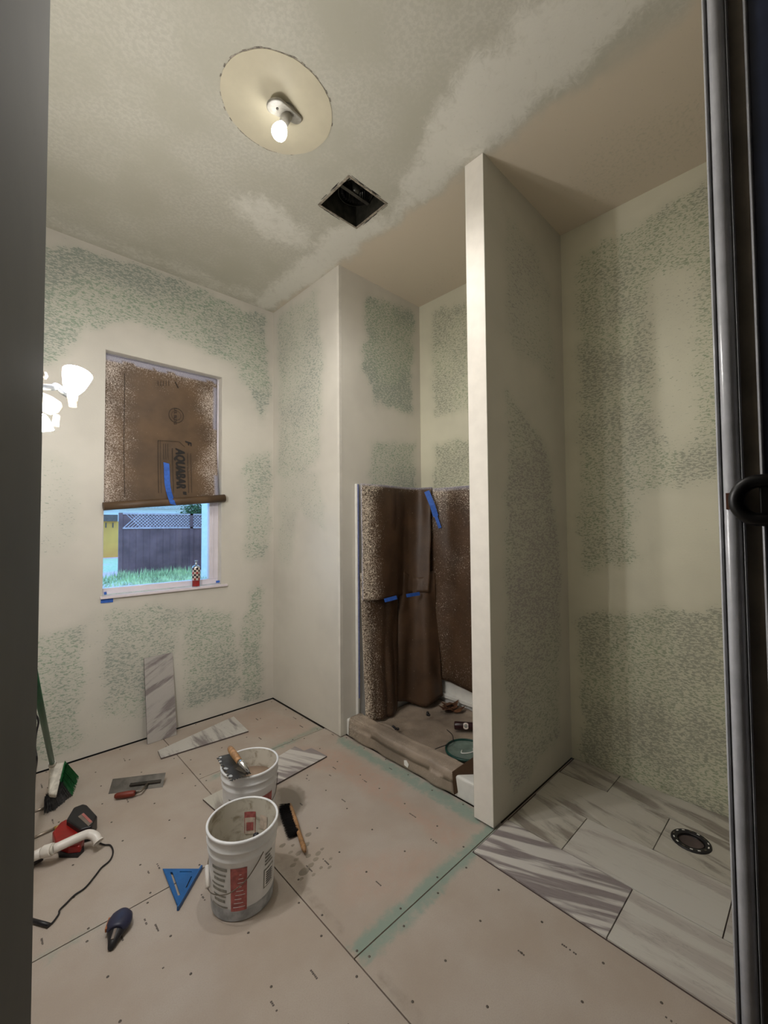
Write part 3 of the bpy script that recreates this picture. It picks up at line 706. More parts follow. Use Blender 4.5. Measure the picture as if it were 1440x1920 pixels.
# ------------------------------------------------------------------ vanity light on the left wall
e = thing('vanity_light', 'glaring wall light with bright glass shades beside the dark door edge', 'light', (XL, 1.8, 2.0))
s1 = fy(141, 716, 1.86); s2 = fy(79, 793, 1.70)
MB().lathe([(0, .02), (.05, .02), (.062, .008), (.062, 0)], 28, (XL, 1.80, 1.98), (1, 0, 0)).build('wall_plate', 'chrome2', e)
MB().obox((XL+.03, 1.6, 1.99), (XL+.03, 2.0, 1.99), .03, .03).build('crossbar', 'chrome2', e, bevel=.004)
def vshade(c, ax, sc_=1.):
    MB().lathe([(.012*sc_, -.052*sc_), (.024*sc_, -.045*sc_), (.036*sc_, -.02*sc_), (.045*sc_, .015*sc_), (.05*sc_, .04*sc_), (.047*sc_, .04*sc_), (.0, .03*sc_)], 24, c, ax).build('glass_shade', 'shade', e)
vshade(s1, Vector((.22, .25, .95)).normalized(), .92); 
vshade(s2, Vector((.15, -.05, -1)).normalized(), .55)
arm = spline([(XL+.03, 1.8, 2.0), fy(84, 726, 1.82), fy(104, 724, 1.84), fy(120, 736, 1.85), s1+Vector((-.008, 0, -.058))], 6)
MB().tube(arm, .011, 12).build('arm', 'chrome2', e)
MB().tube([s1+Vector((-.006, -.01, -.095)), s1+Vector((-.01, -.012, -.045))], [.012, .018], 16).build('socket', 'brass2', e)
MB().tube([fy(107, 778, 1.83), fy(104, 800, 1.83)], [.011, .012], 14).build('socket', 'porcelain', e)
MB().lathe([(0, -.03), (.026, -.028), (.04, -.008), (.042, .012), (.03, .026), (0, .03)], 24, fy(88, 757, 1.82), (.4, -.3, .85)).build('canopy_cup', 'brass2', e)
MB().lathe([(0, -.014), (.012, -.01), (.016, 0), (.012, .012), (0, .016)], 16, fy(79, 704, 1.83)).build('finial', 'steel', e)
at_origin(e)

# ------------------------------------------------------------------ shower: pan, surround, papers
e = thing('shower_stall', 'white shower stall, pan with curb and wall panels, mostly hidden under brown paper', 'shower', (2.4, 1.93, 0))
CX0, CX1, CZ = 2.0, 2.10, .125
MB().box((CX0, YP1+.002, .001), (CX1, YR-.002, CZ)).build('curb', 'acrylic', e, bevel=.014, seg=3)
MB().box((CX1, YP1+.002, .001), (XB-.002, YR-.002, .045)).build('pan_floor', 'acrylic', e, bevel=.01)
zt = 1.885
MB().box((2.10, YR-.016, .047), (XB-.02, YR-.002, zt)).build('side_panel', 'acrylic', e, bevel=.003)
MB().box((XB-.018, YP1+.018, .047), (XB-.002, YR-.002, zt)).build('back_panel', 'acrylic', e, bevel=.003)
MB().box((2.10, YP1+.002, .047), (XB-.02, YP1+.016, zt)).build('side_panel', 'acrylic', e, bevel=.003)
MB().box((XB-.05, YP1+.02, .12), (XB-.018, YR-.02, .15)).build('panel_ledge', 'acrylic', e, bevel=.004)
MB().box((2.094, YR-.028, .05), (2.112, YR-.002, zt+.004)).build('front_flange', 'acrylic', e, bevel=.003)
at_origin(e)
MB_ = MB().box((2.102, YR-.031, .25), (2.113, YR-.0285, zt)).build('tape_strip', 'tape_d'); tag(MB_, 'long thin dusty blue tape down the front edge of the shower wall', 'tape')

def splat(cu, fall=.35, base=.18):
    return lambda u, v: (min(1, max(0, 1-u/cu)*1.0+max(0, 1-v/.08)*.5+base+.1*nz(u*5, v*5)), .9 if v < .006 or u < .008 else 0., 0.)
# path in plan along the side wall then across the corner
def path(pts, u):
    P = [Vector((*p, 0)) for p in pts]; L = [0]
    for i in range(1, len(P)): L.append(L[-1]+(P[i]-P[i-1]).length)
    s = u*L[-1]
    for i in range(1, len(P)):
        if s <= L[i]+1e-9: t = (s-L[i-1])/(L[i]-L[i-1]); t2 = t; q = P[i-1].lerp(P[i], t2); return q
    return P[-1]
zA = fy(668, 1128, 2.46).z; zA2 = fx(808, 1112, 2.70).z
pa = [tuple(p[:2]) for p in spline([(2.115, 2.485, 0), (2.25, 2.475, 0), (2.45, 2.48, 0), (2.62, 2.495, 0), (2.76, 2.47, 0), (2.80, 2.34, 0)], 6)]
pal = [tuple(p[:2]) for p in spline([(2.112, 2.47, 0), (2.25, 2.42, 0), (2.42, 2.43, 0), (2.56, 2.47, 0), (2.66, 2.44, 0), (2.72, 2.33, 0)], 6)]
def fA(u, v):
    q = path(pa, u).lerp(path(pal, u), v**.8); z = 1.89+(zA+(zA2-zA)*u-1.89)*v-.012*math.sin(u*PI)*v
    f = .014*nz(u*6, v*3, 1)+.010*max(0, u-.55)*math.sin(u*34+v*3); return (q.x-f*.6, q.y-abs(f)-.004, z)
o = sheet('masking_paper', fA, 50, 40, 'kraft_shaded', None, .0014, splat(.34)); tag(o, 'upper brown paper sheet hanging in the shower, cream splatters along its left edge', 'paper', 'brown papers hung in the shower')
zB = fy(690, 1352, 2.44).z
pb = [tuple(p[:2]) for p in spline([(2.114, 2.492, 0), (2.3, 2.49, 0), (2.42, 2.495, 0), (2.53, 2.498, 0)], 6)]
pbl = [tuple(p[:2]) for p in spline([(2.116, 2.44, 0), (2.24, 2.40, 0), (2.36, 2.39, 0), (2.46, 2.45, 0)], 6)]
def fB(u, v):
    q = path(pb, u).lerp(path(pbl, u), v**1.1); zb = zB+.05*max(0, (u-.8)/.2)**2; z = 1.2+(zb-1.2)*v
    f = .02*nz(u*4, v*3, 5)+.012*math.sin(u*9+v*2)*u; return (q.x-abs(f)*.3, q.y-abs(f)-.002, z)
o = sheet('masking_paper', fB, 36, 40, 'kraft_shaded', None, .0014, lambda u, v: (min(1, max(0, 1-u/.5)*.75+.30+.14*nz(u*6, v*6)), 0., 0.)); tag(o, 'lower left brown paper sheet in the shower with a rounded bottom corner', 'paper', 'brown papers hung in the shower')
def fC(u, v):
    A = Vector((2.56, 2.50, 0)).lerp(Vector((2.46, 2.49, 0)), v); B = Vector((2.80, 2.32, 0)).lerp(Vector((2.78, 2.22, 0)), v)
    q = A.lerp(B, u); k = math.sin(u*PI*3.2+.6+.5*v)*.035*(.4+v*.6)
    return (q.x-k*.6, q.y-k*.8-.01*nz(u*5, v*5), 1.15+(.115-1.15)*v+.03*math.cos(u*6))
o = sheet('masking_paper', fC, 40, 36, 'kraft_shaded', None, .0014, lambda u, v: (.16, 0., 0.)); tag(o, 'dark folded brown paper bunched up in the shower corner', 'paper', 'brown papers hung in the shower')
def fD(u, v):
    y = 2.46-(2.46-1.40)*u; zb = .30-.14*(u) ; z = 1.88+(zb-1.88)*v
    x = XB-.03-.05*max(0, 1-u*4)*1-.028*abs(nz(u*4, v*4, 9))-.02*v*(1-u)
    return (x, y, z)
o = sheet('masking_paper', fD, 36, 44, 'kraft_shaded', None, .0014, lambda u, v: (min(1, .40+.5*max(0, 1-v/.2)+.25*nz(u*4, v*6)), .9 if v < .006 else 0., 0.)); tag(o, 'right hand brown paper sheet on the shower back wall with a slanting hem', 'paper', 'brown papers hung in the shower')
# floor paper over pan and curb
prof = [(CX0-.012, .012), (CX0-.010, .07), (CX0-.006, .125), (CX0+.012, .142), (CX0+.05, .144), (CX1+.0, .14), (CX1+.03, .10), (CX1+.06, .07), (2.35, .062), (2.55, .06), (2.75, .062), (2.83, .075)]
pp = spline([(p[0], 0, p[1]) for p in prof], 5)
def fE(u, v):
    q = pp[min(len(pp)-1, int(v*(len(pp)-1)))]; y = 2.485-(2.485-1.53)*u
    if v > .45: y = 2.485-(2.485-1.40)*u
    w_ = .018*abs(nz(q.x*9, y*9, 3))*(1 if v > .4 else .35)+(.035*max(0, nz(q.x*4, y*5, 8)) if v > .5 else 0)
    zz = q.z+w_
    if v < .1: zz = max(.004, q.z+.01*nz(y*8, 2))
    return (q.x-(.012*nz(y*7, v*4) if v < .4 else 0), y, zz)
o = sheet('floor_paper', fE, 60, len(pp)-1, 'kraft_floor', None, .0014, lambda u, v: (min(1, .42+.3*max(0, 1-u*4)+.2*nz(u*8, v*8)), 0., 0.)); tag(o, 'dusty brown paper draped over the shower curb and pan floor', 'paper')
# folded-up flap at the right end of the floor paper
A = fz(843, 1484, .004); A = Vector((CX0-.018, 1.52, .02)); tri = [A, Vector((CX0-.012, 1.535, .142)), Vector((2.16, 1.44, .235)), Vector((2.30, 1.375, .16)), Vector((2.14, 1.40, .125))]
mb = MB(); mb.prism(tri, (0, -.002, .001)); o = mb.build('paper_flap', 'kraft_shaded'); tag(o, 'brown paper flap folded up at the right end of the curb', 'paper')
def tape3(pts, wd, label, m='tape'):
    mb = MB(); P = [Vector(p) for p in pts]
    for i in range(len(P)-1):
        d = (P[i+1]-P[i]).normalized(); view = (P[i]-Vector((0, 0, CAMH))).normalized(); s_ = d.cross(view).normalized()*wd/2
        mb.face([mb.b.verts.new(q) for q in (P[i]-s_, P[i]+s_, P[i+1]+s_, P[i+1]-s_)])
    return tag(mb.build('tape_strip', m, solid=.0012), label, 'tape')
tape3([fx(800, 921, 2.74), fx(811, 948, 2.76), fx(817, 968, 2.78)], .045, 'wide blue tape at the top corner between the two shower papers')
tape3([fx(816, 964, 2.78), fx(825, 990, 2.80)], .026, 'narrow blue tape end hanging below the wide corner tape', 'tape')
tape3([fy(721, 1126, 2.40), fy(744, 1120, 2.40)], .03, 'left blue tape tab on the hem of the upper shower paper')
tape3([fy(762, 1117, 2.36), fy(787, 1113, 2.36)], .028, 'right blue tape tab on the hem of the upper shower paper')

# things on the pan
c_ = fz(862, 1408, .085)
e = thing('bucket_lid', 'round hazy plastic dish with dark green rim lying on the shower paper', 'lid', (c_.x+.03, c_.y-.03, .084))  # round plastic bucket lid with a green rim
MB().lathe([(.0, .002), (.12, .002), (.128, .006)], 44).build('lid_face', 'lidt', e)
MB().lathe([(.126, 0), (.136, .0), (.138, .012), (.13, .018), (.126, .012), (.126, 0)], 44).build('rim', 'lidg', e)
mb = MB().tube(spline([(-.02, .02, .006), (-.05, .0, .006), (-.02, -.03, .006), (.02, -.04, .006), (.05, -.02, .006)], 5), .004, 8); mb.build('white_smear', 'acrylic', e)
c_ = fz(872, 1366, .10)
e = thing('bottle', 'small dark red bottle with white round label lying in the shower', 'bottle', (c_.x, c_.y, .118))
ax = Vector((.60, -.80, 0)).normalized()
MB().lathe([(0, -.075), (.026, -.075), (.028, -.07), (.028, .05), (.016, .07), (.012, .08), (.012, .10), (0, .10)], 22, (0, 0, 0), ax).build('bottle_body', 'bottle', e)
MB().lathe([(0, -.078), (.020, -.077), (.026, -.07)], 20, (0, 0, 0), ax).build('cap', 'cank', e)
vd = (Vector((0, 0, CAMH))-Vector((c_.x, c_.y, .11))).normalized(); vd = (vd-ax*vd.dot(ax)).normalized()
MB().lathe([(0, .029), (.016, .0285), (.022, .025)], 20, (ax*.005), vd).build('round_label', 'canw', e)
MB().lathe([(0, .0302), (.010, .030), (.0125, .0285)], 20, (ax*.005), vd).build('label_centre', 'lblgrey', [c for c in e.children if c.name.startswith('round_label')][0])
# crumpled leaf of torn paper
c_ = fz(846, 1332, .09)
V = []; F = []; mb = MB()
for k in range(9):
    t = rnd.uniform(0, 2*PI); o_ = Vector((rnd.uniform(-.05, .05), rnd.uniform(-.05, .05), rnd.uniform(0, .05)))
    a_ = Vector((math.cos(t), math.sin(t), rnd.uniform(-.3, .8)))*.05; b2 = Vector((-math.sin(t), math.cos(t), rnd.uniform(-.4, .4)))*.035
    P = [o_-a_, o_-a_*.3+b2*1.1, o_+a_*.5+b2*.5, o_+a_*1.2, o_+a_*.3-b2, o_-a_*.4-b2*.6]
    mb.prism([Vector((p.x, p.y, max(0, p.z))) for p in P], (0, 0, .002))
o = mb.build('torn_paper', 'rust'); o.location = (c_.x+.0, c_.y, .088); tag(o, 'crumpled rusty brown scrap at the back of the shower floor', 'scrap')
for (a_, b_, lb) in ((742, 1368, 'small dark green-black crumb near the front of the shower paper'), (801, 1340, 'small dark green-black crumb near the back of the shower paper')):
    c_ = fz(a_, b_, .11); mb = MB()
    for k in range(4): mb.lathe([(0, -.012), (.011, -.005), (.009, .006), (0, .012)], 7, (rnd.uniform(-.012, .012), rnd.uniform(-.02, .02), rnd.uniform(.008, .03)), (rnd.random(), rnd.random(), .6))
    o = mb.build('debris_lump', 'blackpl'); o.location = (c_.x, c_.y, .098); tag(o, lb, 'debris')
pts = [fz(a_, b_, .105) for a_, b_ in ((838, 1368), (848, 1378), (849, 1390), (838, 1396), (822, 1402), (800, 1410), (788, 1400))]
tag(MB().tube(spline(pts, 6), .0028, 6).build('thin_cord', 'blackpl'), 'thin dark cord curling over the shower floor paper', 'cord')
o = MB().prism([(-.02, -.012), (.0, -.018), (.022, .0), (.018, .016), (-.008, .012)], 0, .003).build('paper_scrap', 'acrylic'); o.location = (CX0-.022, 1.89, .05); o.rotation_euler = (0, -1.35, .4); tag(o, 'small white torn scrap on the front of the paper covered curb', 'scrap')

# ------------------------------------------------------------------ loose tiles
def loose(name, L, W, loc, rz, mat, label, tilt=None):
    e = thing(name, label, 'tile', loc)
    MB().box((-W/2, -L/2, .0095), (W/2, L/2, .0100)).build('glazed_face', mat, e)
    MB().box((-W/2, -L/2, 0), (W/2, L/2, .0095)).build('tile_body', 'tile_edge', e)
    e.rotation_euler = tilt if tilt else (0, 0, rz); return e
b0, b1 = fz(277, 1396), fz(327, 1378); mid = (b0+b1)/2
# leaning tile: base on the board, top against the window wall
zt_ = .59; base_y = 3.425; th = math.asin(min(.99, (YW-.004-base_y)/.61))
e = thing('leaning_tile', 'grey veined marble look tile leaning upright against the window wall', 'tile', ((b0.x+b1.x)/2+.005, base_y-.0, 0.002))
MB().box((-.1, -.0003, 0), (.1, .0095, .60)).build('tile_body', 'tile_edge', e, bevel=.001)
MB().box((-.1, -.0010, 0), (.1, -.0003, .60)).build('glazed_face', 'tile_lean', e)
for c in e.children:
    if c.name.startswith('glazed'):
        a = c.data; c.rotation_euler = (0, 0, 0)
e.rotation_euler = (-th, 0, 0.03)
p0, p1, p2, p3 = fz(296, 1407, .012), fz(302, 1421, .012), fz(466, 1370, .012), fz(438, 1343, .012)
def slab(name, P, label, m, z0_=.001, z1_=.011, group=None):
    c = sum((Vector((p[0], p[1], 0)) for p in P), Vector())/len(P); e = thing(name, label, 'tile', (c.x, c.y, z0_), group)
    Q = [(p[0]-c.x, p[1]-c.y) for p in P]
    MB().prism(Q, 0, z1_-z0_-.0008).build('tile_body', 'tile_edge', e); MB().prism(Q, z1_-z0_-.0008, z1_-z0_).build('glazed_face', m, e); return e
def rect(c, L, W, ang):
    d = Vector((math.cos(ang), math.sin(ang))); n = Vector((-d.y, d.x)); c = Vector(c); return [c-d*L/2-n*W/2, c+d*L/2-n*W/2, c+d*L/2+n*W/2, c-d*L/2+n*W/2]
slab('loose_tile', [p0, p1, p2, p3], 'long cut strip of veined tile lying by the window wall', 'tile_vein')
q1 = fz(613, 1417, .012); q2 = fz(535, 1400, .012); q0 = fz(520, 1468, .012)
dd = (Vector(q1[:2])-Vector(q0[:2])); an = math.atan2(dd.y, dd.x); nn = Vector((-math.sin(an), math.cos(an))); cc = Vector(q1[:2])-Vector((math.cos(an), math.sin(an)))*.305
e1 = Vector(q1[:2]); e0 = e1-Vector((math.cos(an), math.sin(an)))*.60
slab('loose_tile', [e0, e1, tuple(fz(584, 1402, .012)[:2]), tuple(fz(570, 1407, .012)[:2]), tuple(fz(553, 1399, .012)[:2]), e0+nn*.20], 'veined floor tile lying flat behind the far bucket', 'tile_diag')
g0 = fz(400, 1465, .024)
slab('loose_tile', rect((1.035, 2.43), .17, .17, an), 'grey tile corner peeking out left of the far bucket', 'tile_mid')

# ------------------------------------------------------------------ buckets
RB, RT, HB = .124, .141, .322
def bucket(label, loc):
    e = thing('bucket', label, 'bucket', loc, 'white plastic buckets on the floor')
    prof = [(0, .001), (RB-.004, .001), (RB, .006)]
    R = lambda z: RB+(RT-RB)*z/HB
    for z in (.06, .12, .18, .225): prof.append((R(z), z))
    prof += [(R(.232)+.004, .236), (R(.24)+.004, .243), (R(.246), .248), (R(.27), .268), (R(.27)+.006, .272), (R(.278)+.006, .279), (R(.284)+.001, .284), (R(.31)+.001, .308), (RT+.006, .312), (RT+.006, .320), (RT+.003, HB), (RT-.003, HB), (RT-.004, .318)]
    MB().lathe(prof, 56).build('bucket_shell', 'bucket', e)
    MB().lathe([(RT-.0035, .3185), (R(.2)-.004, .2), (R(.05)-.004, .05), (RB-.005, .006), (0, .006)], 56).build('bucket_inside', 'bucket_in', e)
    return e, R
def grp_patch(e, nm, mat, lst, off=.0012):
    mb = MB()
    for (a0_, a1_, z0_, z1_) in lst: conepatch(mb, RB, RT, HB, a0_, a1_, z0_, z1_, off)
    return mb.build(nm, mat, e, solid=.0004, kind='stuff' if len(lst) > 1 else None)
F0 = 244.7
e, R = bucket('near white bucket with a red label and dried mortar streaks, black stick inside', (.829, 1.757, .0))
grp_patch(e, 'red_label', 'lblred', [(F0-20, F0+7, .045, .215)])
grp_patch(e, 'white_lettering', 'bucket', [(F0-16+k*1.3, F0+4-(k % 3)*3, .060+k*.016, .062+k*.016) for k in range(9)], .0018)
grp_patch(e, 'grey_print', 'lblgrey', [(F0-62+(k*7) % 9, F0-26-(k*5) % 7, .055+k*.021, .062+k*.021+(k % 2)*.004) for k in range(8)])
grp_patch(e, 'barcode_box', 'lblgrey', [(F0+38, F0+64, .085, .16)]); grp_patch(e, 'barcode_ground', 'bucket', [(F0+40, F0+62, .09, .155)], .0018)
grp_patch(e, 'barcode_lines', 'ink', [(F0+43, F0+59, .096+.009*k, .101+.009*k) for k in range(6)], .0024)
grp_patch(e, 'small_print', 'lblgrey', [(F0+40, F0+60-(k*4) % 9, .175+k*.014, .182+k*.014) for k in range(4)])
MB().lathe([(RB+.0005, .004), (R(.03)+.0012, .03), (R(.045)+.0012, .045), (R(.05)+.0002, .052)], 56).build('mortar_splash', 'dirt', e)
mb = MB()  # inside patches imitate the outer label showing through the translucent wall
conepatch(mb, RB, RT, HB, 40, 62, .17, .26, -.0056); mb.build('red_label_showthrough', 'lblred', e, solid=.0004)
mb = MB(); conepatch(mb, RB, RT, HB, 41, 61, .165, .235, -.0062); conepatch(mb, RB, RT, HB, 12, 30, .19, .25, -.0062); mb.build('cream_label_showthrough', 'lblcream', e, solid=.0004)
mb = MB(); conepatch(mb, RB, RT, HB, 44, 58, .18, .215, -.0070); mb.build('print_showthrough', 'lblred', e, solid=.0004)
# bail wire and grip hanging on the camera side
ear = lambda t, z: Vector(((R(z)+.006)*math.cos(math.radians(t)), (R(z)+.006)*math.sin(math.radians(t)), z))
wire = spline([ear(F0+34, .245), ear(F0+20, .205), ear(F0+2, .165)+Vector((-.003, -.006, 0)), ear(F0-25, .13)+Vector((-.006, -.012, 0)), ear(F0-55, .115)+Vector((-.012, -.01, 0)), ear(F0-78, .12)+Vector((-.008, 0, 0)), ear(F0-100, .165), ear(F0-130, .245)], 7)
bw = MB().tube(wire, .0018, 8).build('bail_wire', 'steel', e)
g1 = ear(F0-66, .118)+Vector((-.012, -.006, 0)); g2 = ear(F0-92, .155)+Vector((-.004, 0, 0))
MB().tube([g1, g1.lerp(g2, .5), g2], .0085, 12).build('handle_grip', 'pvc', bw)
c = (.04, -.02)
tip = fz(480, 1563, .262)
st = thing('mixing_stick', 'round black tool end poking up inside the near bucket', 'tool', (tip.x, tip.y, .008))
MB().tube([(.0, .02, .0), (0, 0, .244), (0, 0, .252), (0, 0, .256)], [.012, .013, .011, .006], 16).build('black_grip', 'blackpl', st)

e, R = bucket('far white bucket half full of muddy water with a trowel on its rim', (1.049, 2.143, .0235))
MB().lathe([(0, .225), (R(.225)-.005, .225), (R(.225)-.005, .22), (0, .22)], 48).build('muddy_water', 'water', e)
grp_patch(e, 'red_label', 'lblred', [(F0+22, F0+52, .12, .20)]); grp_patch(e, 'grey_print', 'lblgrey', [(F0-55+(k*5) % 8, F0-22, .06+.022*k, .067+.022*k) for k in range(7)])
wire = spline([ear(F0+80, .25), ear(F0+74, .20), ear(F0+60, .16), ear(F0+30, .14)+Vector((0, -.006, 0)), ear(F0-10, .14)+Vector((0, -.008, 0))], 6)
MB().tube(wire, .0018, 8).build('bail_wire', 'steel', e)
e.location.z = .0012

# notched trowel across the far bucket rim
TZ = .338
A, B, C_, D = [fz(*p, TZ) for p in ((405, 1420), (434, 1413), (471, 1451), (432, 1466))]
ctr = (A+B+C_+D)/4
e = thing('notched_trowel', 'square notched steel trowel with wooden grip lying across the far bucket rim', 'trowel', (ctr.x, ctr.y, TZ))
L_ = [x-ctr for x in (A, B, C_, D)]; A, B, C_, D = L_
out = [A, B, C_]
def teeth(P, Q, n, dep, inward):
    r = []; d = (Q-P)/n
    for k in range(n):
        a_ = P+d*k; r += [a_, a_+d*.55, a_+d*.55+inward*dep, a_+d*.98+inward*dep]
    return r
inw = (B-A).normalized(); inw2 = (A-D).normalized()
ring = [B, C_]+teeth(C_, D, 8, .009, inw2)[1:]+teeth(D, A, 10, .012, inw)
plate('blade', [(p.x, p.y) for p in ring], [], .0018, 'steel_d', e)
h0, h1 = fz(431, 1403, TZ+.035)-ctr, fz(449, 1427, TZ+.045)-ctr; h0.z = .035; h1.z = .042
h2 = fz(467, 1447, TZ+.012)-ctr; h2.z = .010
MB().tube([h0, h0.lerp(h1, .15), h0.lerp(h1, .6), h1], [.013, .0165, .017, .0145], 16).build('wooden_handle', 'wood', e)
MB().tube([h1, h1.lerp(h2, .25)+Vector((0, 0, .004)), h1.lerp(h2, .7), h2], [.0145, .016, .011, .005], 14).build('shank', 'chrome', e)
bs0 = (A+D)/2*.0+h1*.3; MB().obox((h1.x*.2+h2.x*.8, h1.y*.2+h2.y*.8, .004), (h1.x*1.3-h2.x*.3, h1.y*1.3-h2.y*.3, .004), .02, .004).build('mounting_plate', 'steel', e, bevel=.001)
mb = MB()
for k in range(7): q = A.lerp(D, rnd.random())+(B-A)*rnd.uniform(.05, .5); mb.lathe([(0, .0042), (.006, .003), (.008, .0018)], 8, (q.x, q.y, 0))
mb.build('mortar_specks', 'dirt', e, kind='stuff')

# flat finishing trowel lying on its handle
a_, b_ = fz(203, 1489), fz(305, 1476); up = Vector((0, 0, .052)); bk = (b_-a_).normalized().cross(Vector((0, 0, 1)))*-1
if bk.y < 0: bk = -bk
e = thing('finishing_trowel', 'flat steel finishing trowel with red grip lying on its side', 'trowel', (a_+b_)/2)
o0 = (a_+b_)/2; P = [a_-o0, b_-o0, b_-o0+up+bk*.06, a_-o0+up+bk*.06]
MB().prism(P, tuple(bk*.0016)).build('blade', 'steel_d', e)
dr = (b_-a_).normalized(); fr_ = -bk
MB().obox(dr*-.04+fr_*.002+Vector((0, 0, .026))+bk*.026, dr*.13+fr_*.002+Vector((0, 0, .026))+bk*.026, .022, .008).build('spine', 'steel_d', e, bevel=.001)
h0, h1 = fz(215, 1493, .02)-o0, fz(254, 1487, .022)-o0
MB().tube([h0, h0.lerp(h1, .1), h0.lerp(h1, .5), h0.lerp(h1, .9), h1], [.010, .0155, .0175, .0165, .012], 16).build('red_grip', 'redh', e)
MB().tube([h1, h1+dr*.03+Vector((0, 0, .008)), dr*.06+bk*.018+Vector((0, 0, .024))], [.007, .006, .006], 10).build('shank', 'steel', e)

# speed square
a_, b_, c_ = fz(305, 1632, .004), fz(376, 1632, .004), fz(334, 1705, .004)
e = thing('speed_square', 'blue triangular layout square lying on the floor left of the buckets', 'square', (b_.x, b_.y, .001))
a2, c2 = (a_-b_), (c_-b_); a2.z = c2.z = 0
un = lambda p, q: a2*p+c2*q
def inr(P): return [(v.x, v.y) for v in P]
slot1 = inr([un(.74, .10), un(.68, .10), un(.12, .70), un(.17, .72)]); slot2 = inr([un(.10, .22), un(.13, .22), un(.10, .52), un(.07, .52)]); slot3 = inr([un(.18, .08), un(.5, .08), un(.5, .10), un(.18, .10)])
plate('square_plate', inr([a2, Vector(), c2]), [slot1[::-1], slot2[::-1], slot3[::-1]], .005, 'blue', e, z=.006)
o = MB().obox(Vector((0, 0, .009))-c2.normalized()*.012, c2*1.02+Vector((0, 0, .009)), .008, .018); o.build('fence_lip', 'blue', e, bevel=.001)
MB().obox(a2*.94+c2*.03+Vector((0, 0, .0115)), a2*.04+c2*.93+Vector((0, 0, .0115)), .004, .002).build('raised_scale', 'blue', e, bevel=.0005)

# chalk reel
c_, t_ = fz(224, 1732, .02), fz(207, 1783, .004)
e = thing('chalk_reel', 'navy teardrop chalk reel with black pointed nose on the floor', 'chalk reel', (c_.x, c_.y, .0))
d = Vector((t_.x-c_.x, t_.y-c_.y, 0)); L = d.length; d.normalize()
sn = Vector((-d.y, d.x, 0))
def loft(secs, seg=20):
    mb = MB(); rings = []
    for (s_, cz_, rw, rh) in secs:
        rings.append([mb.b.verts.new(d*s_+sn*(rw*math.cos(2*PI*k/seg))+Vector((0, 0, cz_+rh*math.sin(2*PI*k/seg)))) for k in range(seg)])
    for i in range(len(rings)-1):
        for k in range(seg):
            f = mb.face([rings[i][k], rings[i][(k+1) % seg], rings[i+1][(k+1) % seg], rings[i+1][k]]); f.smooth = True
    mb.face(rings[0]); mb.face(rings[-1][::-1]); return mb
loft([(-.046, .026, .008, .012), (-.042, .026, .024, .020), (-.028, .027, .038, .025), (-.005, .027, .044, .027), (.015, .027, .042, .027), (.032, .026, .034, .026), (.042, .025, .026, .024)]).build('reel_body', 'navypl', e)
loft([(.030, .022, .034, .021), (.045, .021, .027, .019), (.065, .017, .018, .015), (.09, .012, .010, .010), (L, .006, .002, .003)]).build('nose', 'blackpl', e)
MB().obox(d*-.02-sn*.040+Vector((0, 0, .030)), d*.03-sn*.037+Vector((0, 0, .028)), .008, .016).build('orange_side_band', 'orange', e, bevel=.003)
MB().obox(d*.035+Vector((0, 0, .040)), d*.075+Vector((0, 0, .030)), .010, .005).build('crank_arm', 'greypl', e, bevel=.001)

# bench brush
h0, h1 = fz(543, 1509, .02), fz(572, 1597, .02)
e = thing('bench_brush', 'black bristled brush with a slim wooden handle beside the near bucket', 'brush', ((h0+h1)/2*1.0)); e.location.z = 0
o0 = Vector((e.location.x, e.location.y, 0)); ax = (h1-h0).normalized()
MB().tube([h0-o0, h0.lerp(h1, .1)-o0, h0.lerp(h1, .45)-o0, h0.lerp(h1, .6)-o0, h0.lerp(h1, .93)-o0, h1-o0], [.010, .013, .014, .010, .0125, .006], 12).build('wooden_handle', 'wood', e)
bl = fz(520, 1512, .0); bd = Vector((-ax.y, ax.x, 0)); bd = -bd if bd.dot(Vector((bl.x, bl.y, 0))-Vector((h0.x, h0.y, 0))) < 0 else bd
mb = MB(); Lh = (h1-h0).length
for k in range(900):
    s_ = rnd.random(); base = h0-o0+ax*(s_*Lh*.62+.0)+Vector((0, 0, rnd.uniform(-.012, .012))); ln = .062+rnd.uniform(-.005, .004)
    dr = (bd+ax*(-.05+.25*(s_-.2)+rnd.uniform(-.1, .1))+Vector((0, 0, rnd.uniform(-.15, .1)))).normalized(); tip = base+dr*ln; tip.z = max(.001, tip.z)
    w_ = ax*.0016; mb.face([mb.b.verts.new(base-w_), mb.b.verts.new(base+w_), mb.b.verts.new(tip+w_*.5)]) ; 
    wz = Vector((0, 0, .0016)); mb.face([mb.b.verts.new(base-wz), mb.b.verts.new(base+wz), mb.b.verts.new(tip+wz*.3)])
mb.build('bristles', 'bristle', e, kind='stuff')
MB().obox(h0-o0+bd*.012+Vector((0, 0, -.005)), h0-o0+ax*Lh*.62+bd*.012+Vector((0, 0, -.005)), .03, .026).build('bristle_block', 'bristle', e, bevel=.004)

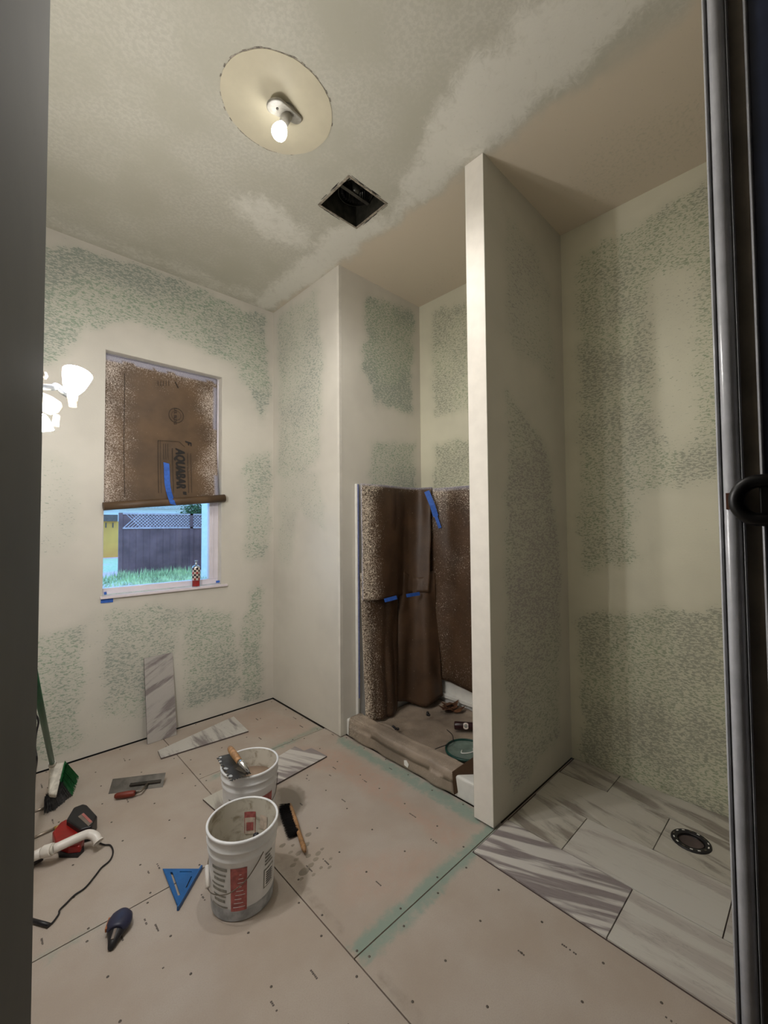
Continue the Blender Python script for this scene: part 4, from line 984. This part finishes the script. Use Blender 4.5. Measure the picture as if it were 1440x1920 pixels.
# broom leaning into the corner by the door
hb = fz(98, 1432, .20); 
tp = fx(69, 1290, .17)
dirn = (tp-hb).normalized()
e = thing('broom', 'green handled broom with white cap and grey and green bristles, left edge', 'broom', (hb.x, hb.y-.05, 0)); o0 = Vector(e.location)
topx = (XL+.02-hb.x)/dirn.x; topx = min(topx, 1.7)
MB().tube([hb-o0-dirn*.01, hb-o0+dirn*topx], .013, 16).build('handle', 'green', e)
c0, c1, c2, c3 = fz(93, 1433, .195), fz(121, 1428, .19), fz(106, 1490, .125), fz(90, 1488, .12)
P = [p-o0 for p in (c0, c1, c2, c3)]; MB().prism(P, (0.0, .02, -.03)).build('cap', 'capw', e, bevel=.008, seg=3)
MB().tube([hb-o0-dirn*.02, hb-o0+dirn*.03], [.02, .017], 14).build('handle_socket', 'capw', e, )
for (A0, A1, B0, B1, nm, m_, cnt) in ((P[3], P[2].lerp(P[1], .45), fz(92, 1520, .002)-o0, fz(128, 1490, .002)-o0, 'grey_bristles', 'greyb', 900), (P[2].lerp(P[1], .42), P[1], fz(127, 1492, .004)-o0, fz(140, 1456, .01)-o0, 'green_bristles', 'greenb', 500)):
    mb = MB()
    for k in range(cnt):
        u = rnd.random(); j_ = Vector((rnd.uniform(-.016, .016), rnd.uniform(-.016, .016), rnd.uniform(-.012, .0))); a_ = A0.lerp(A1, u)+Vector((0, .01, -.015))+j_; b_ = B0.lerp(B1, u)+j_*1.5; b_.z = max(.001, b_.z*rnd.uniform(.5, 1.5)); 
        t_ = Vector((.0016, .0012, 0)); mb.face([mb.b.verts.new(a_-t_), mb.b.verts.new(a_+t_), mb.b.verts.new(b_+t_*.6), mb.b.verts.new(b_-t_*.6)])
        t_ = Vector((-.0012, .0016, .0005)); mb.face([mb.b.verts.new(a_-t_), mb.b.verts.new(a_+t_), mb.b.verts.new(b_+t_*.6)])
    mb.build(nm, m_, e, kind='stuff')
    cp = [A0, A1, B1*.97+A1*.03, B0*.97+A0*.03]; MB().prism(cp, (.004, .012, .0)).build('bristle_core', m_, e)
# black cable hanging behind the broom
pts = [fy(54, 1320, 3.2), fy(64, 1335, 3.2), fy(72, 1352, 3.2), fy(68, 1375, 3.2), fy(66, 1400, 3.15), fy(69, 1425, 3.1), fz(66, 1450, .05), fz(64, 1475, .006), fz(61, 1495, .006)]
tag(MB().tube(spline(pts, 6), .005, 8).build('power_cable', 'blackpl'), 'black cable dangling beside the green broom handle', 'cable')

# red and black power tool
e = thing('power_tool', 'red tool with a black head and grey window under the white pipe', 'tool', (.40, 2.62, 0)); o0 = Vector(e.location)
body = [fz(*p, .0) for p in ((98, 1578), (112, 1560), (126, 1552), (150, 1565), (158, 1590), (150, 1606), (128, 1608), (104, 1600))]
MB().prism([(p.x-o0.x, p.y-o0.y) for p in body], .004, .05).build('red_body', 'red', e, bevel=.01, seg=3)
MB().prism([(p.x-o0.x, p.y-o0.y) for p in [fz(*q, 0.) for q in ((108, 1594), (128, 1600), (157, 1592), (158, 1597), (146, 1609), (110, 1609))]], .0, .02).build('black_sole', 'blackpl', e, bevel=.004)
head = [fz(*p, .045) for p in ((124, 1548), (138, 1524), (156, 1517), (163, 1519), (182, 1540), (172, 1560), (150, 1566))]
MB().prism([(p.x-o0.x, p.y-o0.y) for p in head], .004, .075).build('black_head', 'blackpl', e, bevel=.008, seg=3)
win = [fz(*p, .0765) for p in ((146, 1531), (156, 1524), (174, 1541), (166, 1549))]
MB().prism([(p.x-o0.x, p.y-o0.y) for p in win], .074, .0768).build('grey_window', 'greypl', e, bevel=.001)
win = [fz(*p, .0785) for p in ((153, 1527), (157, 1524), (173, 1540), (169, 1543))]
MB().prism([(p.x-o0.x, p.y-o0.y) for p in win], .0765, .0785).build('pink_panel', 'pinkpl', e, bevel=.0005)
# white drain pipe
Z = .075
P = [fz(54, 1610, Z-.03), fz(82, 1597, Z-.01), fz(100, 1592, Z), fz(150, 1569, Z+.005), fz(166, 1564, Z), fz(178, 1568, Z-.010), fz(184, 1578, Z-.028)]
e = thing('drain_pipe', 'white plastic trap pipe with slip nut resting on the red tool', 'pipe', (P[3].x, P[3].y, 0)); o0 = Vector(e.location)
P = [p-o0 for p in P]; sp = spline(P[2:], 6)
MB().tube(sp, .0185, 18, caps=False).build('pipe', 'pvc', e, solid=.002)
MB().tube([sp[-1]+(sp[-3]-sp[-1])*.2, sp[-1]+(sp[-1]-sp[-3])*.35], [.0205, .0225], 18, caps=False).build('pipe_flare', 'pvc', e, solid=.003)
MB().tube([P[1], P[1].lerp(P[2], .9)], .026, 16).build('slip_nut', 'pvc', e, bevel=.002)
MB().tube([P[1].lerp(P[2], .9), P[1].lerp(P[2], 1.15)], .022, 16).build('slip_ring', 'capw', e)
MB().tube([P[0], P[1].lerp(P[0], .1)], [.020, .022], 16).build('pipe_stub', 'pvc', e)
q0, q1 = fz(52, 1622, .02)-o0, fz(78, 1606, .024)-o0; MB().tube([q0, q1], [.017, .019], 12).build('black_fitting', 'blackpl', e)
# slim tubes
for (p, q, m_, lb) in (((56, 1524), (104, 1508), 'brass', 'short slim brass ended rod lying below the broom bristles'), ((56, 1574), (118, 1546), 'alu', 'long slim metal rod ending beside the red tool')):
    A, B = fz(*p, .008), fz(*q, .008); e = thing('metal_rod', lb, 'rod', (A.x, A.y, 0)); o0 = Vector(e.location)
    MB().tube([A-o0, A.lerp(B, .72)-o0], .0065, 10).build('rod', 'alu', e); MB().tube([A.lerp(B, .72)-o0, B-o0], [.008, .0075], 10).build('brass_end', 'brass', e)
    if m_ == 'alu': C2 = fz(112, 1554, .01)-o0; MB().tube([C2, C2+Vector((.02, .005, .004))], .009, 10).build('green_sleeve', 'greenb', e)
# black cord on the floor
pts = [fz(a_, b_, .006) for a_, b_ in ((186, 1580), (196, 1584), (207, 1585), (212, 1597), (206, 1613), (190, 1627), (180, 1640), (160, 1664), (140, 1678), (124, 1694), (112, 1706), (110, 1714), (100, 1728), (92, 1735))]
e = thing('charger_cord', 'thin black cord snaking across the floor from the white pipe end', 'cord', pts[0]); e.location.z = 0; o0 = Vector(e.location)
MB().tube(spline([p-o0 for p in pts], 5), .0035, 8).build('cord', 'blackpl', e)
MB().tube([fz(92, 1735, .009)-o0, fz(56, 1725, .009)-o0], .008, 10).build('plug_end', 'blackpl', e)

# ------------------------------------------------------------------ outside the window
GZ = .08
struct(MB().box((-30, 4.2, GZ-.3), (60, 80, GZ)).build('ground', 'lawn'))
FY = 15.05
e = thing('fence', 'dark wooden board fence with lattice top seen through the window', 'fence', (4.4, FY, GZ)); o0 = Vector(e.location)
fx0, fx1, zl, ztp = 3.15, 5.9, 1.53, 2.03
n = 14
for k in range(n):
    x0 = fx0+(fx1-fx0)*k/n; x1 = fx0+(fx1-fx0)*(k+1)/n-.002
    MB().box((x0-o0.x, (k % 2)*.012, 0.01), (x1-o0.x, .02+(k % 2)*.012, zl-GZ)).build('board', 'fence', e)
for (px_, wd) in ((fx0-.09, .10), (5.16, .10)): MB().box((px_-o0.x, -.03, 0), (px_+wd-o0.x, .05, ztp-GZ)).build('post', 'fence', e)
for z in (zl, ztp-.05): MB().box((fx0-o0.x, -.03, z-GZ), (fx1-o0.x, .02, z+.05-GZ)).build('rail', 'lattice', e)
MB().box((fx0-o0.x, .012, zl-GZ), (fx1-o0.x, .02, ztp-GZ)).build('lattice_backing', 'fence', e)
for k in range(64):
    x = fx0+.0+k*.1; 
    for s_ in (1, -1):
        A = Vector((x, 0, zl)); B = A+Vector((.47*1, 0, .47)) if s_ > 0 else None
        if s_ < 0: A = Vector((x+.47, 0, zl)); B = A+Vector((-.47, 0, .47))
        if min(A.x, B.x) < fx0 or max(A.x, B.x) > fx1: continue
        if k < 32: MB().obox(A-Vector((o0.x, .006*s_, GZ)), B-Vector((o0.x, .006*s_, GZ)), .006, .026, Vector((0, -1, 0)) if 0 else Vector((0, 0, 1))).build('lattice_slat', 'lattice', e)
e = thing('neighbour_house', 'pale blue gabled house standing behind the dark fence', 'house', (8.5, 30, GZ))
MB().box((-2.4, 0, 0), (2.6, 5, 2.9)).build('wall', 'siding', e)
MB().prism([(-2.7, -.3, 2.7), (2.9, -.3, 2.7), (.1, -.3, 4.9)], (0, 5.6, 0)).build('roof', 'roof', e)
for s_ in (-1, 1): MB().obox((.1, -.35, 4.95), (.1+2.95*s_, -.35, 2.62), .1, .18).build('roof_trim', 'siding', e)
e = thing('blue_house', 'light blue house wall with a white corner board right of the fence', 'house', (5.6, 12.5, GZ))
MB().prism([(-.87, 0), (2.5, 0), (4.2, 2.3), (.45, 2.3)], 0, 4).build('wall', 'siding', e)
for k in range(12): MB().box((-.84, -.012, .3*k+.1), (2.5, .0, .3*k+.38)).build('siding_board', 'siding', e)
MB().box((-.97, -.03, 0), (-.84, .05, 4)).build('corner_board', 'siding', e)
e = thing('yellow_building', 'small yellow walled building with dark flat roof far left', 'building', (4.5, 25, GZ))
MB().box((-2.2, 0, 0), (.72, 3, 1.82)).build('wall', 'yellow', e); MB().box((-2.4, -.2, 1.82), (.5, 3.2, 2.15)).build('roof', 'roof_d', e)
for k in range(5): MB().box((-.9+k*.3, -.02, 1.5), (-.85+k*.3, 0, 1.75)).build('vent_slot', 'roof_d', e)
e = thing('low_house', 'long low pale roofed house behind the yellow building', 'house', (7.5, 42, GZ))
MB().box((-4, 0, 0), (2.5, 5, 2.6)).build('wall', 'siding', e); MB().prism([(-4.6, -.4, 2.5), (3, -.4, 2.5), (2, 2.4, 3.7), (-3.6, 2.4, 3.7)], (0, 3.2, 0)).build('roof', 'roof', e)
e = thing('tree', 'dark green tree rising above the fence', 'tree', (7.45, 20.6, GZ))
MB().tube([(0, 0, 0), (.05, 0, 1.4)], [.12, .08], 8).build('trunk', 'bark', e)
mb = MB()
for k in range(2600):
    v = Vector((rnd.gauss(0, .42), rnd.gauss(0, .4), rnd.gauss(0, .3)))
    if v.length > 1.0: continue
    c = Vector((0, 0, 2.05))+v; t1, t2 = Vector((rnd.uniform(-1, 1), rnd.uniform(-1, 1), rnd.uniform(-1, 1)))*.05, Vector((rnd.uniform(-1, 1), rnd.uniform(-1, 1), rnd.uniform(-1, 1)))*.05
    mb.face([mb.b.verts.new(c-t1), mb.b.verts.new(c+t2), mb.b.verts.new(c+t1), mb.b.verts.new(c-t2)])
mb.build('foliage', 'leafg', e, kind='stuff')
mb = MB()
for k in range(9000):
    y = rnd.uniform(7, FY+.1); x = y*rnd.uniform(.15, .42); h_ = rnd.uniform(.06, .16)*(1.8 if y > 13.5 and rnd.random() < .5 else 1)
    if x < 2.9 and rnd.random() < .7 or y > 12.2 and x > .355*y or y > FY-.16: continue
    dx, dy = rnd.uniform(-.05, .05), rnd.uniform(-.05, .05); w_ = .012
    mb.face([mb.b.verts.new((x-w_, y, GZ)), mb.b.verts.new((x+w_, y, GZ)), mb.b.verts.new((x+dx, y+dy, GZ+h_))])
o = mb.build('grass', 'grass', kind='stuff'); tag(o, 'tufts of grass growing in front of the dark fence', 'grass')
